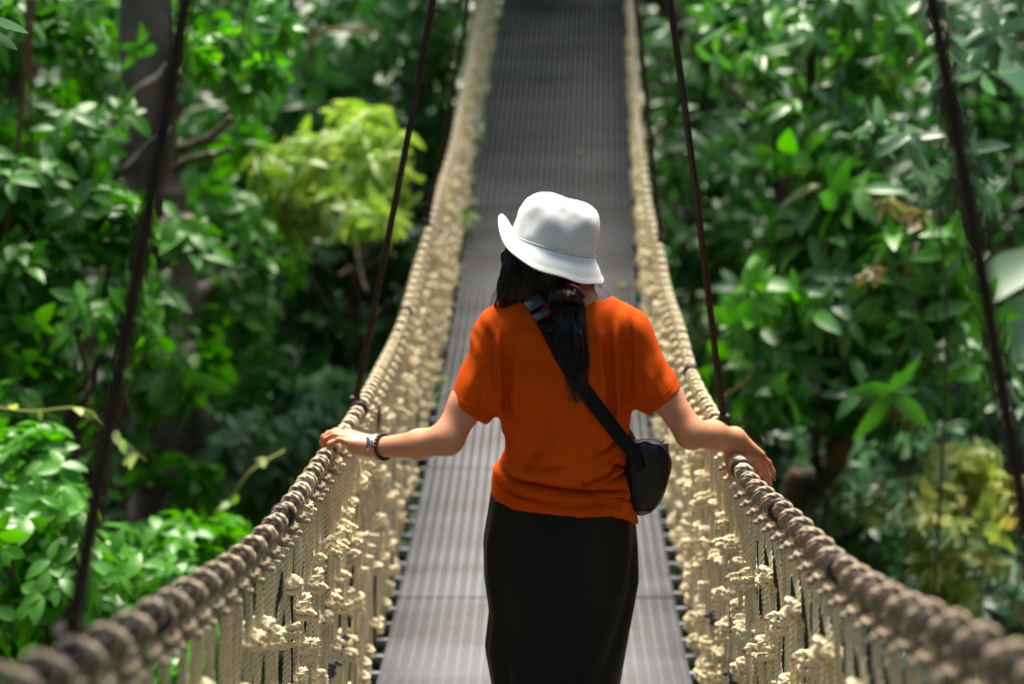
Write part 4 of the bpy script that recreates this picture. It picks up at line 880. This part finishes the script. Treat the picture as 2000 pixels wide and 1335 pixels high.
vine('creeper', [(1820, 40, 5.0), (1835, 58, 5.0), (1860, 68, 5.0), (1880, 55, 5.0)], .003, 'woodvine', 'small hooked tendril right of the nearest right cable', None, 9)
vine('creeper', [(1400, 780, 6.4), (1450, 750, 6.4), (1480, 710, 6.5)], .006, 'woodvine', 'arching brown stem right of the second right cable', None, 10)
# undergrowth: one sheet of uncountable leaves over the slopes
rg = np.random.default_rng(77); n = 46000
x = rg.uniform(-14, 14, n); y = rg.uniform(5, 24, n); ok = (np.abs(x) < .62*y+1) & ~((np.abs(x-CX(y)) < 1.3) & (y < 14) & (y > 13)); x, y = x[ok], y[ok]; n = len(x); z = GZ(x, y)+rg.uniform(0, .9, n)**2
bad = (np.abs(x-CX(y)) < .9) & (z > ZD(y)-.5) & (z < ZD(y)+2.2); x, y, z = x[~bad], y[~bad], z[~bad]; n = len(x)
C0 = np.stack([x, y, z], 1); dr = unit(rg.normal(size=(n, 3))*np.array((1, 1, .5))+np.array((0, -.5, .15)))
V, F = leaves(C0, dr, unit(rg.normal(size=(n, 3))*.5+np.array((0, -.3, 1))), rg.uniform(.12, .32, n), .42, .4)
tag(obj('undergrowth', V, F, LG['deep'], tint=np.repeat(rg.random(n), 21)), 'dark leafy undergrowth carpeting the slopes below and behind the bridge', 'undergrowth', kind='stuff')
# the far forest on the hillside, one unreadable mass of shaded leaves
rg = np.random.default_rng(78); n = 16000
x = rg.uniform(-13, 13, n); y = rg.uniform(12.5, 18, n); z = rg.uniform(-5, 6.0, n)
ok = (z > GZ(x, y)-.2) & ~((np.abs(x-CX(y)) < 1.0) & (y < 14.2)); x, y, z = x[ok], y[ok], z[ok]; n = len(x)
C0 = np.stack([x, y, z], 1); dr = unit(rg.normal(size=(n, 3))*np.array((1, 1, .5))+np.array((0, -.4, -.3)))
V, F = leaves(C0, dr, unit(rg.normal(size=(n, 3))*.5+np.array((0, -.4, 1))), rg.uniform(.18, .34, n), .40, .4)
tag(obj('far_forest', V, F, LG['deep'], tint=np.repeat(rg.random(n), 21)), 'shaded wall of far forest leaves closing the view behind everything', 'forest', kind='stuff')
# canopy overhead: unseen crowns added to shade the far deck, near rails, shirt and forest
def canopy(label, cx, cy, cz, rx, ry, rz, nsp, L, seed):
    rg = np.random.default_rng(seed); k = 5; bl = [(np.array((cx, cy, cz))+rg.normal(size=3)*np.array((rx, ry, rz))*.45, (rx*.6, ry*.6, rz*.7)) for _ in range(k)]
    V, F, t, P = crown_leaves(bl, nsp, 7, L, .42, rg); fx = cx+(2.5 if cx > 0 else -2.5); foot = np.array((fx, cy, float(GZ(fx, cy))-.1)); root = empty('unseen_shade_tree', foot, label, 'tree')
    obj('crown', V, F, LG['dark'], root, tint=t); Pt = catmull([foot, foot*.5+np.array((fx, cy, cz))*.5, np.array((cx, cy, cz))], 8); V, F = tube(Pt, np.linspace(.16, .05, len(Pt)), 12); obj('trunk', V, F, M['bark'], root)
def shade(label, tgt, h, rx, ry, nsp, L, seed, rz=.5):
    t = Vector(tgt)+SUN*(h/SUN.z); canopy(label, t.x, t.y, t.z, rx, ry, rz, nsp, L, seed)
shade('unseen tree crown added high up to shade the far end of the walkway', (.2, 11.2, 1.2), 2.6, 2.0, 2.4, 620, .26, 50)
if 0: shade('tree crown overhanging the nearest left rope rail', (-.95, 1.3, 1.2), 1.8, .6, .7, 170, .17, 51, .3)
if 0: shade('tree crown overhanging the nearest right rope rail', (1.05, 1.2, 1.2), 1.8, .6, .7, 170, .17, 52, .3)
shade('tall unseen tree crown added to shade the forest on the left', (-2.6, 8.8, 0), 5.5, 1.2, 1.6, 100, .26, 53)
shade('tall unseen tree crown added to shade the forest middle left', (-2.6, 12, 0), 5.5, 1.8, 2.0, 220, .26, 54)
if 0: shade('tall tree crown shading the forest on the right', (3.2, 10.5, 0), 5.5, 1.8, 2.4, 230, .26, 55)
if 0: shade('tall tree crown shading the far right slope', (5.0, 8.0, 0), 5.5, 1.3, 1.6, 160, .26, 56)
canopy('broad dark unseen tree crown added to shade the near left end of the walkway', -1.8, 1.7, 5.4, 1.9, 1.8, .7, 520, .26, 60)
canopy('broad dark unseen tree crown added to shade the near right end of the walkway', 1.9, 1.6, 5.6, 1.9, 1.8, .7, 520, .26, 61)
canopy('tall dark unseen tree added behind the photographer to block light from behind', 0.6, -4.4, 4.0, 2.6, 1.2, 2.6, 620, .28, 62)
